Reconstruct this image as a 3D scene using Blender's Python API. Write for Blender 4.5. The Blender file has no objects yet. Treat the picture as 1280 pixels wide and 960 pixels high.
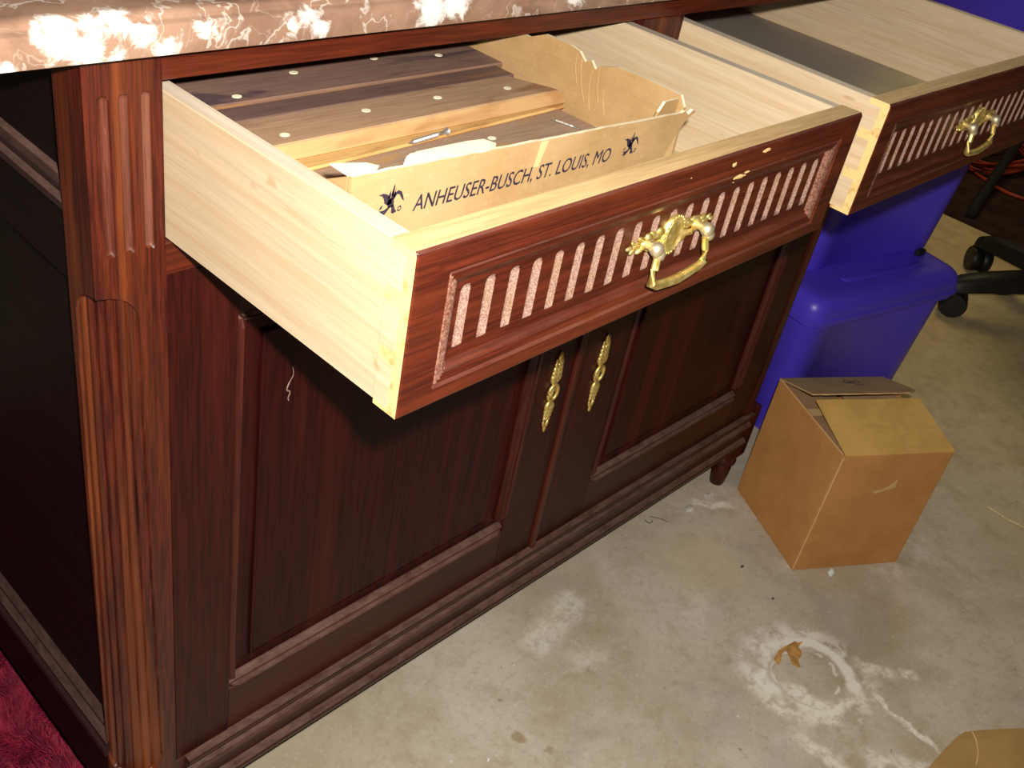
import bpy, bmesh, math, random
import numpy as np
from mathutils import Vector, Matrix
random.seed(7)
SC = bpy.context.scene
COL = SC.collection
PI = math.pi

# ------------------------------------------------------------------ camera, light, exposure
CAM = Vector((-0.36132, -0.63115, 1.24106))
RIGHT = Vector((0.69021485, -0.70299794, 0.17145658))
UP = Vector((0.30889001, 0.50052049, 0.80874359))
FWD = Vector((0.65436261, 0.50524561, -0.56261572))
cd = bpy.data.cameras.new('camera'); cam = bpy.data.objects.new('camera', cd); COL.objects.link(cam)
cam.matrix_world = Matrix(((RIGHT.x, UP.x, -FWD.x, CAM.x), (RIGHT.y, UP.y, -FWD.y, CAM.y), (RIGHT.z, UP.z, -FWD.z, CAM.z), (0, 0, 0, 1)))
cd.sensor_width = 36.0; cd.sensor_fit = 'HORIZONTAL'; cd.lens = 1285.07 * 36.0 / 1280.0; cd.clip_start = 0.01
SC.camera = cam

world = bpy.data.worlds.new('dim_garage'); SC.world = world; world.use_nodes = True
bg = world.node_tree.nodes['Background']; bg.inputs[0].default_value = (1.0, 0.80, 0.55, 1); bg.inputs[1].default_value = 0.007

def lamp(name, typ, loc, energy, color, size):
    l = bpy.data.lights.new(name, typ); l.energy = energy; l.color = color
    if typ == 'POINT': l.shadow_soft_size = size
    else: l.size = size
    o = bpy.data.objects.new(name, l); COL.objects.link(o); o.location = loc
    return o
# the camera's own flash, just above and right of the lens, and a warm garage bulb overhead
FLASH = CAM + UP * 0.046 + RIGHT * 0.034
lamp('camera_flash', 'POINT', FLASH, 88.0, (1.0, 0.965, 0.91), 0.010)
lamp('garage_bulb', 'POINT', (3.4, 0.75, 2.45), 50.0, (1.0, 0.78, 0.42), 0.55)
SC.view_settings.view_transform = 'Standard'; SC.view_settings.look = 'None'
SC.view_settings.exposure = 0.0; SC.view_settings.gamma = 1.0; SC.view_settings.use_curve_mapping = False

# ------------------------------------------------------------------ node helpers
class G:
    def __init__(s, name):
        s.m = bpy.data.materials.new(name); s.m.use_nodes = True; s.t = s.m.node_tree
        s.b = s.t.nodes['Principled BSDF']
    def node(s, typ, **kw):
        n = s.t.nodes.new(typ)
        for k, v in kw.items(): setattr(n, k, v)
        return n
    def set(s, sock, v):
        if isinstance(v, bpy.types.NodeSocket): s.t.links.new(v, sock)
        elif isinstance(v, (int, float)): sock.default_value = v
        else:
            v = tuple(v)
            if len(sock.default_value) == 4 and len(v) == 3: v = v + (1,)
            sock.default_value = v
    def obj(s): return s.node('ShaderNodeTexCoord').outputs['Object']
    def pos(s): return s.node('ShaderNodeNewGeometry').outputs['Position']
    def nrm(s): return s.node('ShaderNodeNewGeometry').outputs['Normal']
    def mapping(s, v, scale=(1, 1, 1), loc=(0, 0, 0), rot=(0, 0, 0)):
        n = s.node('ShaderNodeMapping'); s.set(n.inputs[0], v); n.inputs[1].default_value = loc; n.inputs[2].default_value = rot; n.inputs[3].default_value = scale
        return n.outputs[0]
    def noise(s, v, scale=5, detail=4, rough=.55, dist=0, col=False):
        n = s.node('ShaderNodeTexNoise'); s.set(n.inputs['Vector'], v); n.inputs['Scale'].default_value = scale; n.inputs['Detail'].default_value = detail
        n.inputs['Roughness'].default_value = rough; n.inputs['Distortion'].default_value = dist
        return n.outputs['Color' if col else 'Fac']
    def voro(s, v, scale=5, feature='F1', out='Distance'):
        n = s.node('ShaderNodeTexVoronoi', feature=feature); s.set(n.inputs['Vector'], v); n.inputs['Scale'].default_value = scale
        return n.outputs[out]
    def wave(s, v, scale=5, dist=3, detail=2, dscale=1, axis='X'):
        n = s.node('ShaderNodeTexWave', bands_direction=axis); s.set(n.inputs['Vector'], v); n.inputs['Scale'].default_value = scale
        n.inputs['Distortion'].default_value = dist; n.inputs['Detail'].default_value = detail; n.inputs['Detail Scale'].default_value = dscale
        return n.outputs['Fac']
    def math(s, op, a, b=0.0, c=0.0, clamp=False):
        n = s.node('ShaderNodeMath', operation=op, use_clamp=clamp); s.set(n.inputs[0], a); s.set(n.inputs[1], b); s.set(n.inputs[2], c)
        return n.outputs[0]
    def step(s, v, a, b):           # smooth 0..1 between a and b
        n = s.node('ShaderNodeMapRange', interpolation_type='SMOOTHSTEP'); s.set(n.inputs[0], v); n.inputs[1].default_value = a; n.inputs[2].default_value = b
        return n.outputs[0]
    def mix(s, f, a, b, typ='MIX'):
        n = s.node('ShaderNodeMix', data_type='RGBA', blend_type=typ); s.set(n.inputs[0], f); s.set(n.inputs[6], a); s.set(n.inputs[7], b)
        return n.outputs[2]
    def sep(s, v):
        n = s.node('ShaderNodeSeparateXYZ'); s.set(n.inputs[0], v); return n.outputs
    def dist(s, v, p):
        n = s.node('ShaderNodeVectorMath', operation='DISTANCE'); s.set(n.inputs[0], v); n.inputs[1].default_value = p; return n.outputs['Value']
    def vadd(s, a, b, k=1.0):
        n = s.node('ShaderNodeVectorMath', operation='MULTIPLY_ADD'); s.set(n.inputs[0], b); n.inputs[1].default_value = (k, k, k); s.set(n.inputs[2], a); return n.outputs[0]
    def bump(s, h, strength=.3, d=.001):
        n = s.node('ShaderNodeBump'); n.inputs['Strength'].default_value = strength; n.inputs['Distance'].default_value = d; s.set(n.inputs['Height'], h)
        s.t.links.new(n.outputs[0], s.b.inputs['Normal'])
    def out(s, color=None, rough=.5, metal=0.0, spec=.5, coat=0.0, coat_rough=.15):
        if color is not None: s.set(s.b.inputs['Base Color'], color)
        s.set(s.b.inputs['Roughness'], rough); s.set(s.b.inputs['Metallic'], metal); s.set(s.b.inputs['Specular IOR Level'], spec)
        s.set(s.b.inputs['Coat Weight'], coat); s.set(s.b.inputs['Coat Roughness'], coat_rough)
        return s.m

AX = {'x': (6, 130, 130), 'y': (130, 6, 130), 'z': (130, 130, 6)}
def wood(name, dark, mid, light, axis='z', rough=.38, spec=.35, dust=0.0, scale=1.0, wear=0.0, patch=.5):
    g = G(name); p = g.obj(); sc = AX[axis]
    st = g.mapping(p, tuple(v * scale for v in sc))
    fine = g.noise(st, 2.2, 5, .65, .3)
    broad = g.noise(g.mapping(p, tuple(v * scale * .12 for v in sc)), 2.0, 3, .5, .6)
    c = g.mix(g.step(fine, .34, .68), dark, mid)
    c = g.mix(g.math('MULTIPLY', g.step(broad, .45, .72), patch), c, light)
    pores = g.step(g.noise(g.mapping(p, tuple(v * scale * (3 if v > 10 else 1.5) for v in sc)), 2.0, 2, .5), .60, .72)
    c = g.mix(g.math('MULTIPLY', pores, .45), c, tuple(.35 * v for v in dark))
    if wear:
        w = g.step(g.noise(g.mapping(p, tuple(v * .5 for v in sc)), 3.0, 6, .75), .66, .74)
        c = g.mix(g.math('MULTIPLY', w, wear), c, (.42, .24, .13))
    if dust:
        nz = g.sep(g.nrm())[2]
        d = g.math('MULTIPLY', g.step(nz, .25, .85), g.step(g.noise(g.mapping(p, tuple(1 if v < 10 else 2.2 for v in sc)), 34, 5, .75), .10, .75))
        c = g.mix(g.math('MULTIPLY', d, dust), c, (.225, .135, .105))
    g.bump(fine, .15, .0006)
    return g.out(c, g.math('ADD', g.math('MULTIPLY', broad, .2), rough - .1), 0, spec)

def plain(name, col, rough=.5, metal=0.0, spec=.5, var=.15, vscale=40, bump=0.0):
    g = G(name); n = g.noise(g.obj(), vscale, 4, .6)
    c = g.mix(g.step(n, .3, .7), tuple(v * (1 - var) for v in col), tuple(min(1, v * (1 + var)) for v in col))
    if bump: g.bump(n, bump, .001)
    return g.out(c, rough, metal, spec)

RED_D, RED_M, RED_L = (.030, .0058, .0026), (.075, .0145, .0052), (.125, .030, .0085)
M = {}
M['post'] = wood('stained_oak_post', (.024, .0036, .0026), (.080, .0125, .0050), (.200, .0500, .0105), 'z', .36, .28, 0, wear=.25, patch=.75)
M['flute'] = wood('worn_post_flute', (.050, .011, .006), (.115, .030, .016), (.21, .085, .050), 'z', .5, .2, 0, wear=.35)
M['rail'] = wood('stained_oak_rail', (.040, .0066, .003), (.090, .0145, .0052), (.135, .027, .008), 'x', .34, .3, .10, wear=.5)
M['doorv'] = wood('stained_oak_door_stile', (.017, .0026, .0022), (.038, .0052, .0036), (.062, .0095, .0048), 'z', .36, .15, 0)
M['doorh'] = wood('stained_oak_door_rail', (.018, .0030, .0022), (.044, .0068, .0040), (.068, .012, .006), 'x', .36, .25, .3)
M['panel'] = wood('stained_oak_panel', (.014, .0019, .0020), (.033, .0038, .0035), (.068, .0085, .0050), 'z', .36, .12, 0, scale=.6, patch=.7)
M['mould'] = wood('dusty_oak_moulding', (.020, .0038, .0030), (.046, .0090, .0058), (.08, .018, .010), 'x', .38, .28, .62)
M['mouldv'] = wood('oak_moulding_upright', (.028, .0045, .0034), (.062, .0100, .0056), (.095, .019, .008), 'z', .36, .28, .5)
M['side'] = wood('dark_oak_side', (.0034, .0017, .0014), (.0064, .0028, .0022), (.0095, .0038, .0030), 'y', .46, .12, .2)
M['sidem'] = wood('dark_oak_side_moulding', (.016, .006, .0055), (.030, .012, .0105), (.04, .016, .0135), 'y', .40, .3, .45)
M['front'] = wood('stained_oak_drawer_front', (.040, .0068, .0034), (.090, .0150, .0060), (.140, .0300, .0090), 'x', .34, .28, .18, wear=.25)
M['groove'] = None
g = G('dusty_flute'); p = g.obj()
n1 = g.noise(p, 700, 3, .7); n2 = g.noise(p, 55, 3, .6)
c = g.mix(g.step(n1, .35, .65), (.15, .075, .052), (.29, .19, .145)); c = g.mix(g.math('MULTIPLY', g.step(n2, .5, .75), .6), c, (.19, .10, .045))
M['groove'] = g.out(c, .85, 0, .1)
def birch(name, axis, a=(.465, .345, .215), b=(.535, .41, .265), cgrey=(.50, .45, .36)):
    g = G(name); p = g.obj(); sc = AX[axis]
    fine = g.noise(g.mapping(p, tuple(v * (.9 if v > 10 else .7) for v in sc)), 2.0, 4, .6, .8)
    broad = g.noise(g.mapping(p, tuple(v * .10 for v in sc)), 2.2, 3, .55, 1.2)
    w = g.wave(g.mapping(p, tuple(v * .055 for v in sc)), 3.0, 6.0, 3, 1.4, 'Z' if axis != 'z' else 'X')
    c = g.mix(g.step(fine, .3, .7), a, b)
    c = g.mix(g.math('MULTIPLY', g.step(w, .86, .98), .10), c, tuple(v * .6 for v in a))
    c = g.mix(g.math('MULTIPLY', g.step(broad, .45, .75), .22), c, (.60, .40, .19))
    lines = g.step(g.noise(g.mapping(p, tuple(v * (.9 if v > 10 else .35) for v in sc), loc=(3, 1, 2)), 1.5, 3, .6, 1.0), .62, .70)
    fig = g.wave(g.mapping(p, tuple(v * .035 for v in sc), loc=(7, 2, 5)), 2.2, 9.0, 4, 1.1, 'Z' if axis != 'z' else 'X')
    c = g.mix(g.math('MULTIPLY', g.step(fig, .70, .98), .22), c, (.42, .25, .10))
    c = g.mix(g.math('MULTIPLY', lines, .38), c, (.36, .22, .09))
    spots = g.step(g.noise(g.mapping(p, (25, 25, 60)), 1.0, 2, .5), .70, .76)
    c = g.mix(g.math('MULTIPLY', spots, .5), c, (.34, .18, .07))
    g.bump(fine, .08, .0005)
    return g.out(c, .55, 0, .25)
M['birch'] = birch('pale_drawer_side', 'y')
M['birchx'] = birch('pale_drawer_wood', 'x')
M['edge'] = birch('pale_drawer_edge', 'y', (.50, .42, .32), (.60, .52, .41))
M['fronttop'] = wood('raw_oak_edge', (0.42, 0.266, 0.119), (0.588, 0.392, 0.182), (0.728, 0.504, 0.252), 'x', .6, .2)
M['endgrain'] = None
g = G('raw_end_grain'); p = g.obj()
w = g.wave(g.mapping(p, (1, 60, 28), rot=(.7, 0, 0)), 6.0, 5, 3, 1.5, 'Z')
c = g.mix(g.step(w, .2, .9), (.62, .40, .15), (.70, .50, .22)); c = g.mix(g.step(g.noise(p, 70, 4, .6), .5, .68), c, (.44, .25, .09))
M['endgrain'] = g.out(c, .65, 0, .2)
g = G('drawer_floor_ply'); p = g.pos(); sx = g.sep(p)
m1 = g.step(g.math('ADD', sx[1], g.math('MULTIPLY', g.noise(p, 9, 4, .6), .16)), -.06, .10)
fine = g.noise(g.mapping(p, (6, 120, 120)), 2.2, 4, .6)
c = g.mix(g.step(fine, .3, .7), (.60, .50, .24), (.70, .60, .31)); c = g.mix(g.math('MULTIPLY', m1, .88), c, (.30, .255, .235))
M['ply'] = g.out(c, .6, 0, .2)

def cardboard(name, a, b, tint=(.7, .5, .28)):
    g = G(name); p = g.obj()
    n1 = g.noise(p, 220, 3, .7); n2 = g.noise(p, 14, 4, .6); n3 = g.noise(g.mapping(p, (30, 30, 260)), 1, 2, .5)
    c = g.mix(g.step(n2, .3, .7), a, b); c = g.mix(g.math('MULTIPLY', g.step(n1, .55, .8), .25), c, tint)
    c = g.mix(g.math('MULTIPLY', g.step(n3, .5, .7), .12), c, tuple(v * .6 for v in a))
    g.bump(n1, .12, .0005)
    return g.out(c, .75, 0, .15)
M['kraft'] = cardboard('kraft_tray', (0.336, 0.206, 0.084), (0.42, 0.269, 0.126))
M['kraft_in'] = cardboard('kraft_tray_inside', (0.311, 0.185, 0.0756), (0.386, 0.244, 0.109))
M['torn'] = cardboard('torn_paper', (.70, .58, .38), (.78, .66, .46), (.8, .7, .5))
M['carton'] = cardboard('brown_carton', (0.465, 0.217, 0.0655), (0.544, 0.262, 0.0839), (0.603, 0.321, 0.111))
M['carton_flap'] = cardboard('tan_carton_flap', (0.572, 0.338, 0.091), (0.702, 0.429, 0.124), (0.754, 0.468, 0.156))
M['carton_in'] = cardboard('carton_inner_flap', (0.351, 0.215, 0.111), (0.429, 0.267, 0.143), (0.468, 0.299, 0.169))
M['carton_back'] = cardboard('carton_back_flap', (0.525, 0.338, 0.163), (0.613, 0.413, 0.206), (0.675, 0.475, 0.25))
M['carton_tape'] = cardboard('pale_tape', (0.575, 0.375, 0.163), (0.625, 0.425, 0.2), (0.688, 0.475, 0.25))
M['carton_dull'] = cardboard('dull_carton', (.27, .155, .052), (.32, .19, .066), (.37, .23, .09))
M['carton_edge'] = cardboard('rubbed_carton_edge', (0.58, 0.304, 0.117), (0.635, 0.359, 0.152), (0.69, 0.414, 0.193))
M['ink'] = plain('black_print', (.03, .022, .035), .8, 0, .1)
M['pen'] = plain('pen_ink', (.06, .05, .06), .8, 0, .1)
def plank(name, a, b, stain, sv=.5, raw_a=(.52, .31, .11), raw_b=(.40, .20, .06)):
    g = G(name); p = g.obj()
    fine = g.noise(g.mapping(p, (9, 160, 160)), 2.0, 5, .65, .4); br = g.noise(g.mapping(p, (7, 26, 26)), 1.4, 4, .55, .8)
    c = g.mix(g.step(fine, .3, .7), a, b); c = g.mix(g.step(br, sv - .06, sv + .1), c, stain)
    up = g.step(g.sep(g.nrm())[2], .5, .8)
    raw = g.mix(g.step(br, .45, .62), raw_a, raw_b)
    c = g.mix(up, raw, c)
    g.bump(fine, .12, .0006)
    return g.out(c, .5, 0, .3)
M['plank_a'] = plank('plank_grey_brown', (.25, .16, .105), (.33, .22, .15), (.36, .20, .09), .56)
M['plank_b'] = plank('plank_tan', (.28, .165, .095), (.37, .235, .14), (.20, .10, .05), .62)
M['plank_c'] = plank('plank_dark', (.10, .058, .050), (.15, .085, .068), (.20, .10, .055), .60, (.13, .075, .05), (.18, .10, .05))
M['plank_d'] = plank('plank_purple', (.15, .085, .066), (.21, .125, .09), (.085, .05, .052), .58, (.17, .09, .05), (.22, .11, .045))
M['plank_e'] = plank('plank_orange', (.45, .26, .09), (.55, .34, .13), (.34, .17, .055), .58)
M['plug'] = plain('pale_dowel', (.74, .66, .46), .6, 0, .2)
M['screw'] = plain('zinc_screw', (.62, .60, .55), .35, .9, .5)
g = G('aged_brass'); n = g.noise(g.obj(), 160, 3, .6)
M['brass'] = g.out(g.mix(g.step(n, .35, .7), (.66, .47, .12), (.90, .72, .28)), g.math('ADD', g.math('MULTIPLY', n, .2), .36), .85, .5)
M['brass_pale'] = plain('worn_pale_brass', (.68, .57, .36), .42, .8)
M['blue'] = None
g = G('blue_plastic'); n = g.noise(g.obj(), 300, 2, .5); g.bump(n, .05, .0004)
M['blue'] = g.out(g.mix(g.noise(g.obj(), 8, 3), (.078, .044, .56), (.094, .054, .64)), .36, 0, .45)
M['black'] = plain('black_plastic', (.012, .010, .009), .45, 0, .4)
M['chairblk'] = plain('black_chair', (.016, .013, .010), .5, 0, .35)
M['fabric'] = plain('black_chair_fabric', (.008, .007, .007), .9, 0, .1, .3, 300)
M['mat'] = plain('dark_mat', (.040, .020, .012), .8, 0, .15, .45, 12, .2)
M['cord'] = plain('orange_cord', (.42, .050, .014), .5, 0, .3)
M['rug'] = None
M['wall'] = plain('grey_wall_paint', (.30, .28, .24), .8, 0, .2)
g = G('red_shag'); n = g.noise(g.pos(), 40, 4, .6)
M['rug'] = g.out(g.mix(g.step(n, .3, .7), (.10, .002, .012), (.26, .010, .035)), .7, 0, .3)
M['leaf'] = plain('brown_oak_leaf', (0.504, 0.266, 0.077), .6, 0, .2, .3, 90)
M['foam'] = plain('white_foam', (.72, .76, .68), .7, 0, .2, .1, 120, .3)
M['rope'] = plain('pale_cord', (.66, .54, .30), .8, 0, .1)
M['chip'] = plain('wood_chip', (.34, .22, .09), .7, 0, .1, .3)
M['lint'] = plain('pale_lint', (.62, .60, .53), .8, 0, .1)
M['panel_mark'] = plain('pale_panel_mark', (.30, .20, .17), .7, 0, .1)
M['wire'] = plain('dark_wire', (.03, .026, .022), .5, .3)
M['grit'] = plain('dark_grit', (0.1, 0.08, 0.07), .8)
# marble: brown red with broad white veins
g = G('brown_red_marble'); p = g.pos(); wn = g.noise(p, 9, 5, .6, 0, True)
pw = g.vadd(p, wn, .09)
n1 = g.noise(pw, 16, 6, .62)
c = g.mix(g.step(n1, .35, .65), (.175, .098, .064), (.27, .160, .105))
c = g.mix(g.math('MULTIPLY', g.step(g.noise(pw, 38, 5, .7), .60, .74), .5), c, (.34, .23, .16))
v1 = g.math('ABSOLUTE', g.math('SUBTRACT', g.noise(pw, 6.5, 5, .55), .5))
c = g.mix(g.math('MULTIPLY', g.math('SUBTRACT', 1.0, g.step(v1, .0, .007)), .45), c, (.60, .55, .48))
v2 = g.math('ABSOLUTE', g.math('SUBTRACT', g.noise(g.mapping(pw, loc=(3, 1, 2)), 22, 3, .5), .5))
c = g.mix(g.math('MULTIPLY', g.math('SUBTRACT', 1.0, g.step(v2, .0, .008)), .22), c, (.50, .42, .35))
nb = g.math('MULTIPLY', g.math('SUBTRACT', g.noise(p, 60, 5, .65, .6), .5), .045)
msk = None
for q, r in (((-.078, -.020, 1.014), .012), ((-.062, -.021, 1.004), .010), ((-.040, -.016, 1.020), .008), ((-.024, -.021, 1.013), .006), ((-.008, -.021, 1.001), .006), ((-.055, -.018, 1.018), .007), ((-.045, -.022, .998), .004), ((.225, -.020, 1.010), .013), ((.252, -.020, 1.014), .011), ((.088, -.021, 1.008), .003), ((.112, -.021, 1.006), .005), ((.102, -.021, 1.014), .003), ((-.118, -.022, .996), .006), ((.02, -.021, 1.012), .0025), ((.40, -.02, 1.012), .012)):
    d = g.math('SUBTRACT', 1.0, g.step(g.math('ADD', g.math('SUBTRACT', g.dist(p, q), r), nb), -.004, .006))
    msk = d if msk is None else g.math('MAXIMUM', msk, d)
cr = g.step(g.noise(pw, 60, 4, .6), .60, .72)
c = g.mix(msk, c, g.mix(g.math('MULTIPLY', cr, .7), (.62, .59, .53), (.30, .22, .17)))
M['marble'] = g.out(c, .12, 0, .5)
# concrete floor
g = G('stained_concrete'); p = g.pos(); wn = g.noise(p, 14, 4, .6, 0, True)
nA = g.noise(p, 3.2, 6, .62, .4); nB = g.noise(p, 18, 6, .68); nC = g.noise(p, 160, 3, .6)
c = g.mix(g.step(nA, .34, .66), (.455, .365, .245), (.620, .535, .415))
c = g.mix(g.math('MULTIPLY', g.step(nB, .48, .70), .65), c, (0.42, 0.341, 0.217))
c = g.mix(g.math('MULTIPLY', g.step(g.noise(g.mapping(p, loc=(5, 2, 0)), 7, 5, .7), .56, .72), .5), c, (0.783, 0.725, 0.609))
c = g.mix(g.math('MULTIPLY', g.step(nC, .55, .78), .35), c, (0.86, 0.812, 0.667))
c = g.mix(g.math('MULTIPLY', g.step(g.noise(g.mapping(p, loc=(9, 4, 0)), 75, 5, .75), .50, .68), .48), c, (0.392, 0.304, 0.21))
c = g.mix(g.step(g.noise(g.mapping(p, loc=(2, 9, 0)), 95, 2, .5), .745, .765), c, (0.86, 0.86, 0.86))
c = g.mix(g.math('MULTIPLY', g.step(g.noise(g.mapping(p, loc=(4, 3, 0)), 5, 4, .6, .5), .52, .68), .35), c, (.40, .365, .325))
c = g.mix(g.math('MULTIPLY', g.step(g.noise(g.mapping(p, loc=(1, 7, 0)), 45, 4, .7), .65, .73), .7), c, (0.232, 0.174, 0.123))
pd = g.vadd(p, wn, .05); OFF = .025                       # warped position for ragged stain edges
RC = (.917 + OFF, -.361 + OFF, OFF)
d = g.dist(pd, RC)
ring = g.math('SUBTRACT', 1.0, g.step(g.math('ABSOLUTE', g.math('SUBTRACT', d, .076)), .004, .017))
ring2 = g.math('SUBTRACT', 1.0, g.step(g.math('ABSOLUTE', g.math('SUBTRACT', d, .057)), .001, .004))
ang = g.noise(p, 22, 4, .65)
ring = g.math('MULTIPLY', ring, g.step(ang, .30, .56)); ring2 = g.math('MULTIPLY', ring2, g.step(g.noise(p, 30, 3, .6), .45, .6))
halo = g.math('MULTIPLY', g.math('SUBTRACT', 1.0, g.step(g.math('ABSOLUTE', g.math('SUBTRACT', d, .092)), .0, .038)), g.step(g.noise(p, 26, 5, .7), .42, .62))
white = g.math('MAXIMUM', g.math('MULTIPLY', ring, .9), g.math('MAXIMUM', g.math('MULTIPLY', ring2, .6), g.math('MULTIPLY', halo, .65)))
def smear(a, b, w, k, soft=.6):
    # distance to a segment a-b on the floor, ragged
    global white
    ax, ay = a; bx_, by = b; L = math.hypot(bx_ - ax, by - ay); ux, uy = (bx_ - ax) / L, (by - ay) / L
    s = g.sep(pd); X = g.math('SUBTRACT', s[0], ax + OFF); Y = g.math('SUBTRACT', s[1], ay + OFF)
    al = g.math('ADD', g.math('MULTIPLY', X, ux), g.math('MULTIPLY', Y, uy)); ac = g.math('ABSOLUTE', g.math('ADD', g.math('MULTIPLY', X, -uy), g.math('MULTIPLY', Y, ux)))
    m_ = g.math('MULTIPLY', g.math('MULTIPLY', g.step(al, -.01, .02), g.math('SUBTRACT', 1.0, g.step(al, L - .02, L + .01))), g.math('SUBTRACT', 1.0, g.step(ac, w * .3, w)))
    m_ = g.math('MULTIPLY', m_, g.math('MULTIPLY', g.step(g.noise(p, 60, 4, .7), .30, .62), k))
    white = g.math('MAXIMUM', white, m_)
smear((1.005, -.400), (1.040, -.455), .022, .6); smear((1.045, -.452), (1.075, -.478), .014, .8)
smear((.975, -.447), (.960, -.580), .008, .8); smear((.80, -.40), (.80, -.52), .020, .6); smear((.915, -.60), (.845, -.50), .03, .55)
smear((.865, -.345), (.875, -.405), .020, .9); smear((.90, -.425), (.865, -.385), .016, .9); smear((.86, -.300), (.835, -.275), .025, .5); smear((.84, -.18), (.93, -.13), .03, .25); smear((.58, -.05), (.74, -.01), .035, .40); smear((1.17, -.04), (1.10, .01), .012, .8)
c = g.mix(g.math('MINIMUM', g.math('MULTIPLY', white, 1.35), 1.0), c, (.90, .84, .70))
yel = g.math('MULTIPLY', g.math('SUBTRACT', 1.0, g.step(g.dist(pd, (.98 + OFF, -.10 + OFF, OFF)), .03, .12)), .45)
c = g.mix(yel, c, (0.667, 0.522, 0.275))
for q, r, k in (((.4524, -.1431, 0), .016, .75), ((.4745, -.1912, 0), .010, .6), ((.86, -.545, 0), .018, .5), ((.835, -.50, 0), .02, .45), ((1.33, -.335, 0), .03, .35), ((1.50, -.24, 0), .02, .35)):
    mk = g.math('MULTIPLY', g.math('SUBTRACT', 1.0, g.step(g.dist(pd, (q[0] + OFF, q[1] + OFF, OFF)), r * .5, r)), k)
    c = g.mix(mk, c, (0.348, 0.239, 0.116))
far = g.step(g.sep(p)[0], 1.2, 2.4)  # warm lamplight on the distant floor, painted into its colour as a yellow tint
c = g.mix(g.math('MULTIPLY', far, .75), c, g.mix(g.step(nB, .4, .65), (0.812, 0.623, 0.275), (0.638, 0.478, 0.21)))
g.bump(g.math('ADD', nB, g.math('MULTIPLY', nC, .4)), .12, .002)
M['floor'] = g.out(c, .55, 0, .25)

# ------------------------------------------------------------------ mesh helpers (world coordinates in, local to the parent out)
WORG = {}
def org(parent): return WORG.get(parent.name, Vector((0, 0, 0))) if parent else Vector((0, 0, 0))
def thing(name, label, cat, loc, group=None):
    o = bpy.data.objects.new(name, None); COL.objects.link(o); o.empty_display_size = .05
    o.location = loc; WORG[o.name] = Vector(loc); o['label'] = label; o['category'] = cat
    if group: o['group'] = group
    return o
def tag(o, label, cat, group=None):
    o['label'] = label; o['category'] = cat
    if group: o['group'] = group
    return o
def mesh(name, V, F, mats, parent=None, smooth=False, idx=None, loc=None, auto=None, label=None):
    me = bpy.data.meshes.new(name); mats = mats if isinstance(mats, (list, tuple)) else [mats]
    O = Vector(loc) if loc is not None else org(parent)
    A = np.asarray(V, float).reshape(-1, 3) - np.array(O)
    me.from_pydata(A.tolist(), [], [list(map(int, f)) for f in F])
    for m in mats: me.materials.append(m)
    if idx is not None: me.polygons.foreach_set('material_index', np.asarray(idx, np.int32))
    if smooth: me.polygons.foreach_set('use_smooth', np.ones(len(me.polygons), bool))
    me.validate(); me.update()
    if auto is not None: me.set_sharp_from_angle(angle=auto)
    o = bpy.data.objects.new(name, me); COL.objects.link(o); WORG[o.name] = O
    if parent: o.parent = parent; o.location = O - org(parent)
    else: o.location = O
    if label: o['label'] = label
    return o
def frombm(name, bm, mats, parent=None, smooth=False, auto=.6, loc=None, label=None):
    bmesh.ops.recalc_face_normals(bm, faces=bm.faces[:])
    bm.verts.ensure_lookup_table(); bm.verts.index_update()
    V = [v.co[:] for v in bm.verts]; F = [[v.index for v in f.verts] for f in bm.faces]; I = [f.material_index for f in bm.faces]
    bm.free()
    return mesh(name, V, F, mats, parent, smooth, I, loc, auto if smooth else None, label)
def bmbox(bm, a, b, bev=0.0, seg=1, mi=0, M4=None):
    r = bmesh.ops.create_cube(bm, size=1.0); vs = r['verts']
    for v in vs:
        v.co = Vector((a[i] + (v.co[i] + .5) * (b[i] - a[i]) for i in range(3)))
    es = {e for v in vs for e in v.link_edges}; fs = {f for v in vs for f in v.link_faces}
    for f in fs: f.material_index = mi
    if bev: 
        r = bmesh.ops.bevel(bm, geom=list(es), offset=bev, segments=seg, affect='EDGES', clamp_overlap=True, profile=.6)
        vs = list({v for f in r['faces'] for v in f.verts} | {v for v in vs if v.is_valid})
    if M4 is not None:
        for v in vs: v.co = M4 @ v.co
    return vs
def box(name, a, b, mats, parent=None, bev=.001, seg=1, label=None, loc=None, M4=None):
    bm = bmesh.new(); bmbox(bm, a, b, bev, seg, 0, M4); return frombm(name, bm, mats, parent, label=label, loc=loc)
def extrude(name, prof, axis, a0, a1, mats, parent=None, smooth=False, cap=True, label=None, n=1):
    # prof: list of 2D points in the other two axes (cyclic order kept)
    k = 'xyz'.index(axis); others = [i for i in range(3) if i != k]; V = []; F = []; m = len(prof)
    for j in range(n + 1):
        a = a0 + (a1 - a0) * j / n
        for q in prof:
            v = [0, 0, 0]; v[k] = a; v[others[0]] = q[0]; v[others[1]] = q[1]; V.append(v)
    for j in range(n):
        for i in range(m):
            F.append([j * m + i, j * m + (i + 1) % m, (j + 1) * m + (i + 1) % m, (j + 1) * m + i])
    if cap: F.append(list(range(m))[::-1]); F.append([n * m + i for i in range(m)])
    bm = bmesh.new(); vs = [bm.verts.new(v) for v in V]
    for f in F: bm.faces.new([vs[i] for i in f])
    return frombm(name, bm, mats, parent, smooth, .5, label=label)
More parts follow.
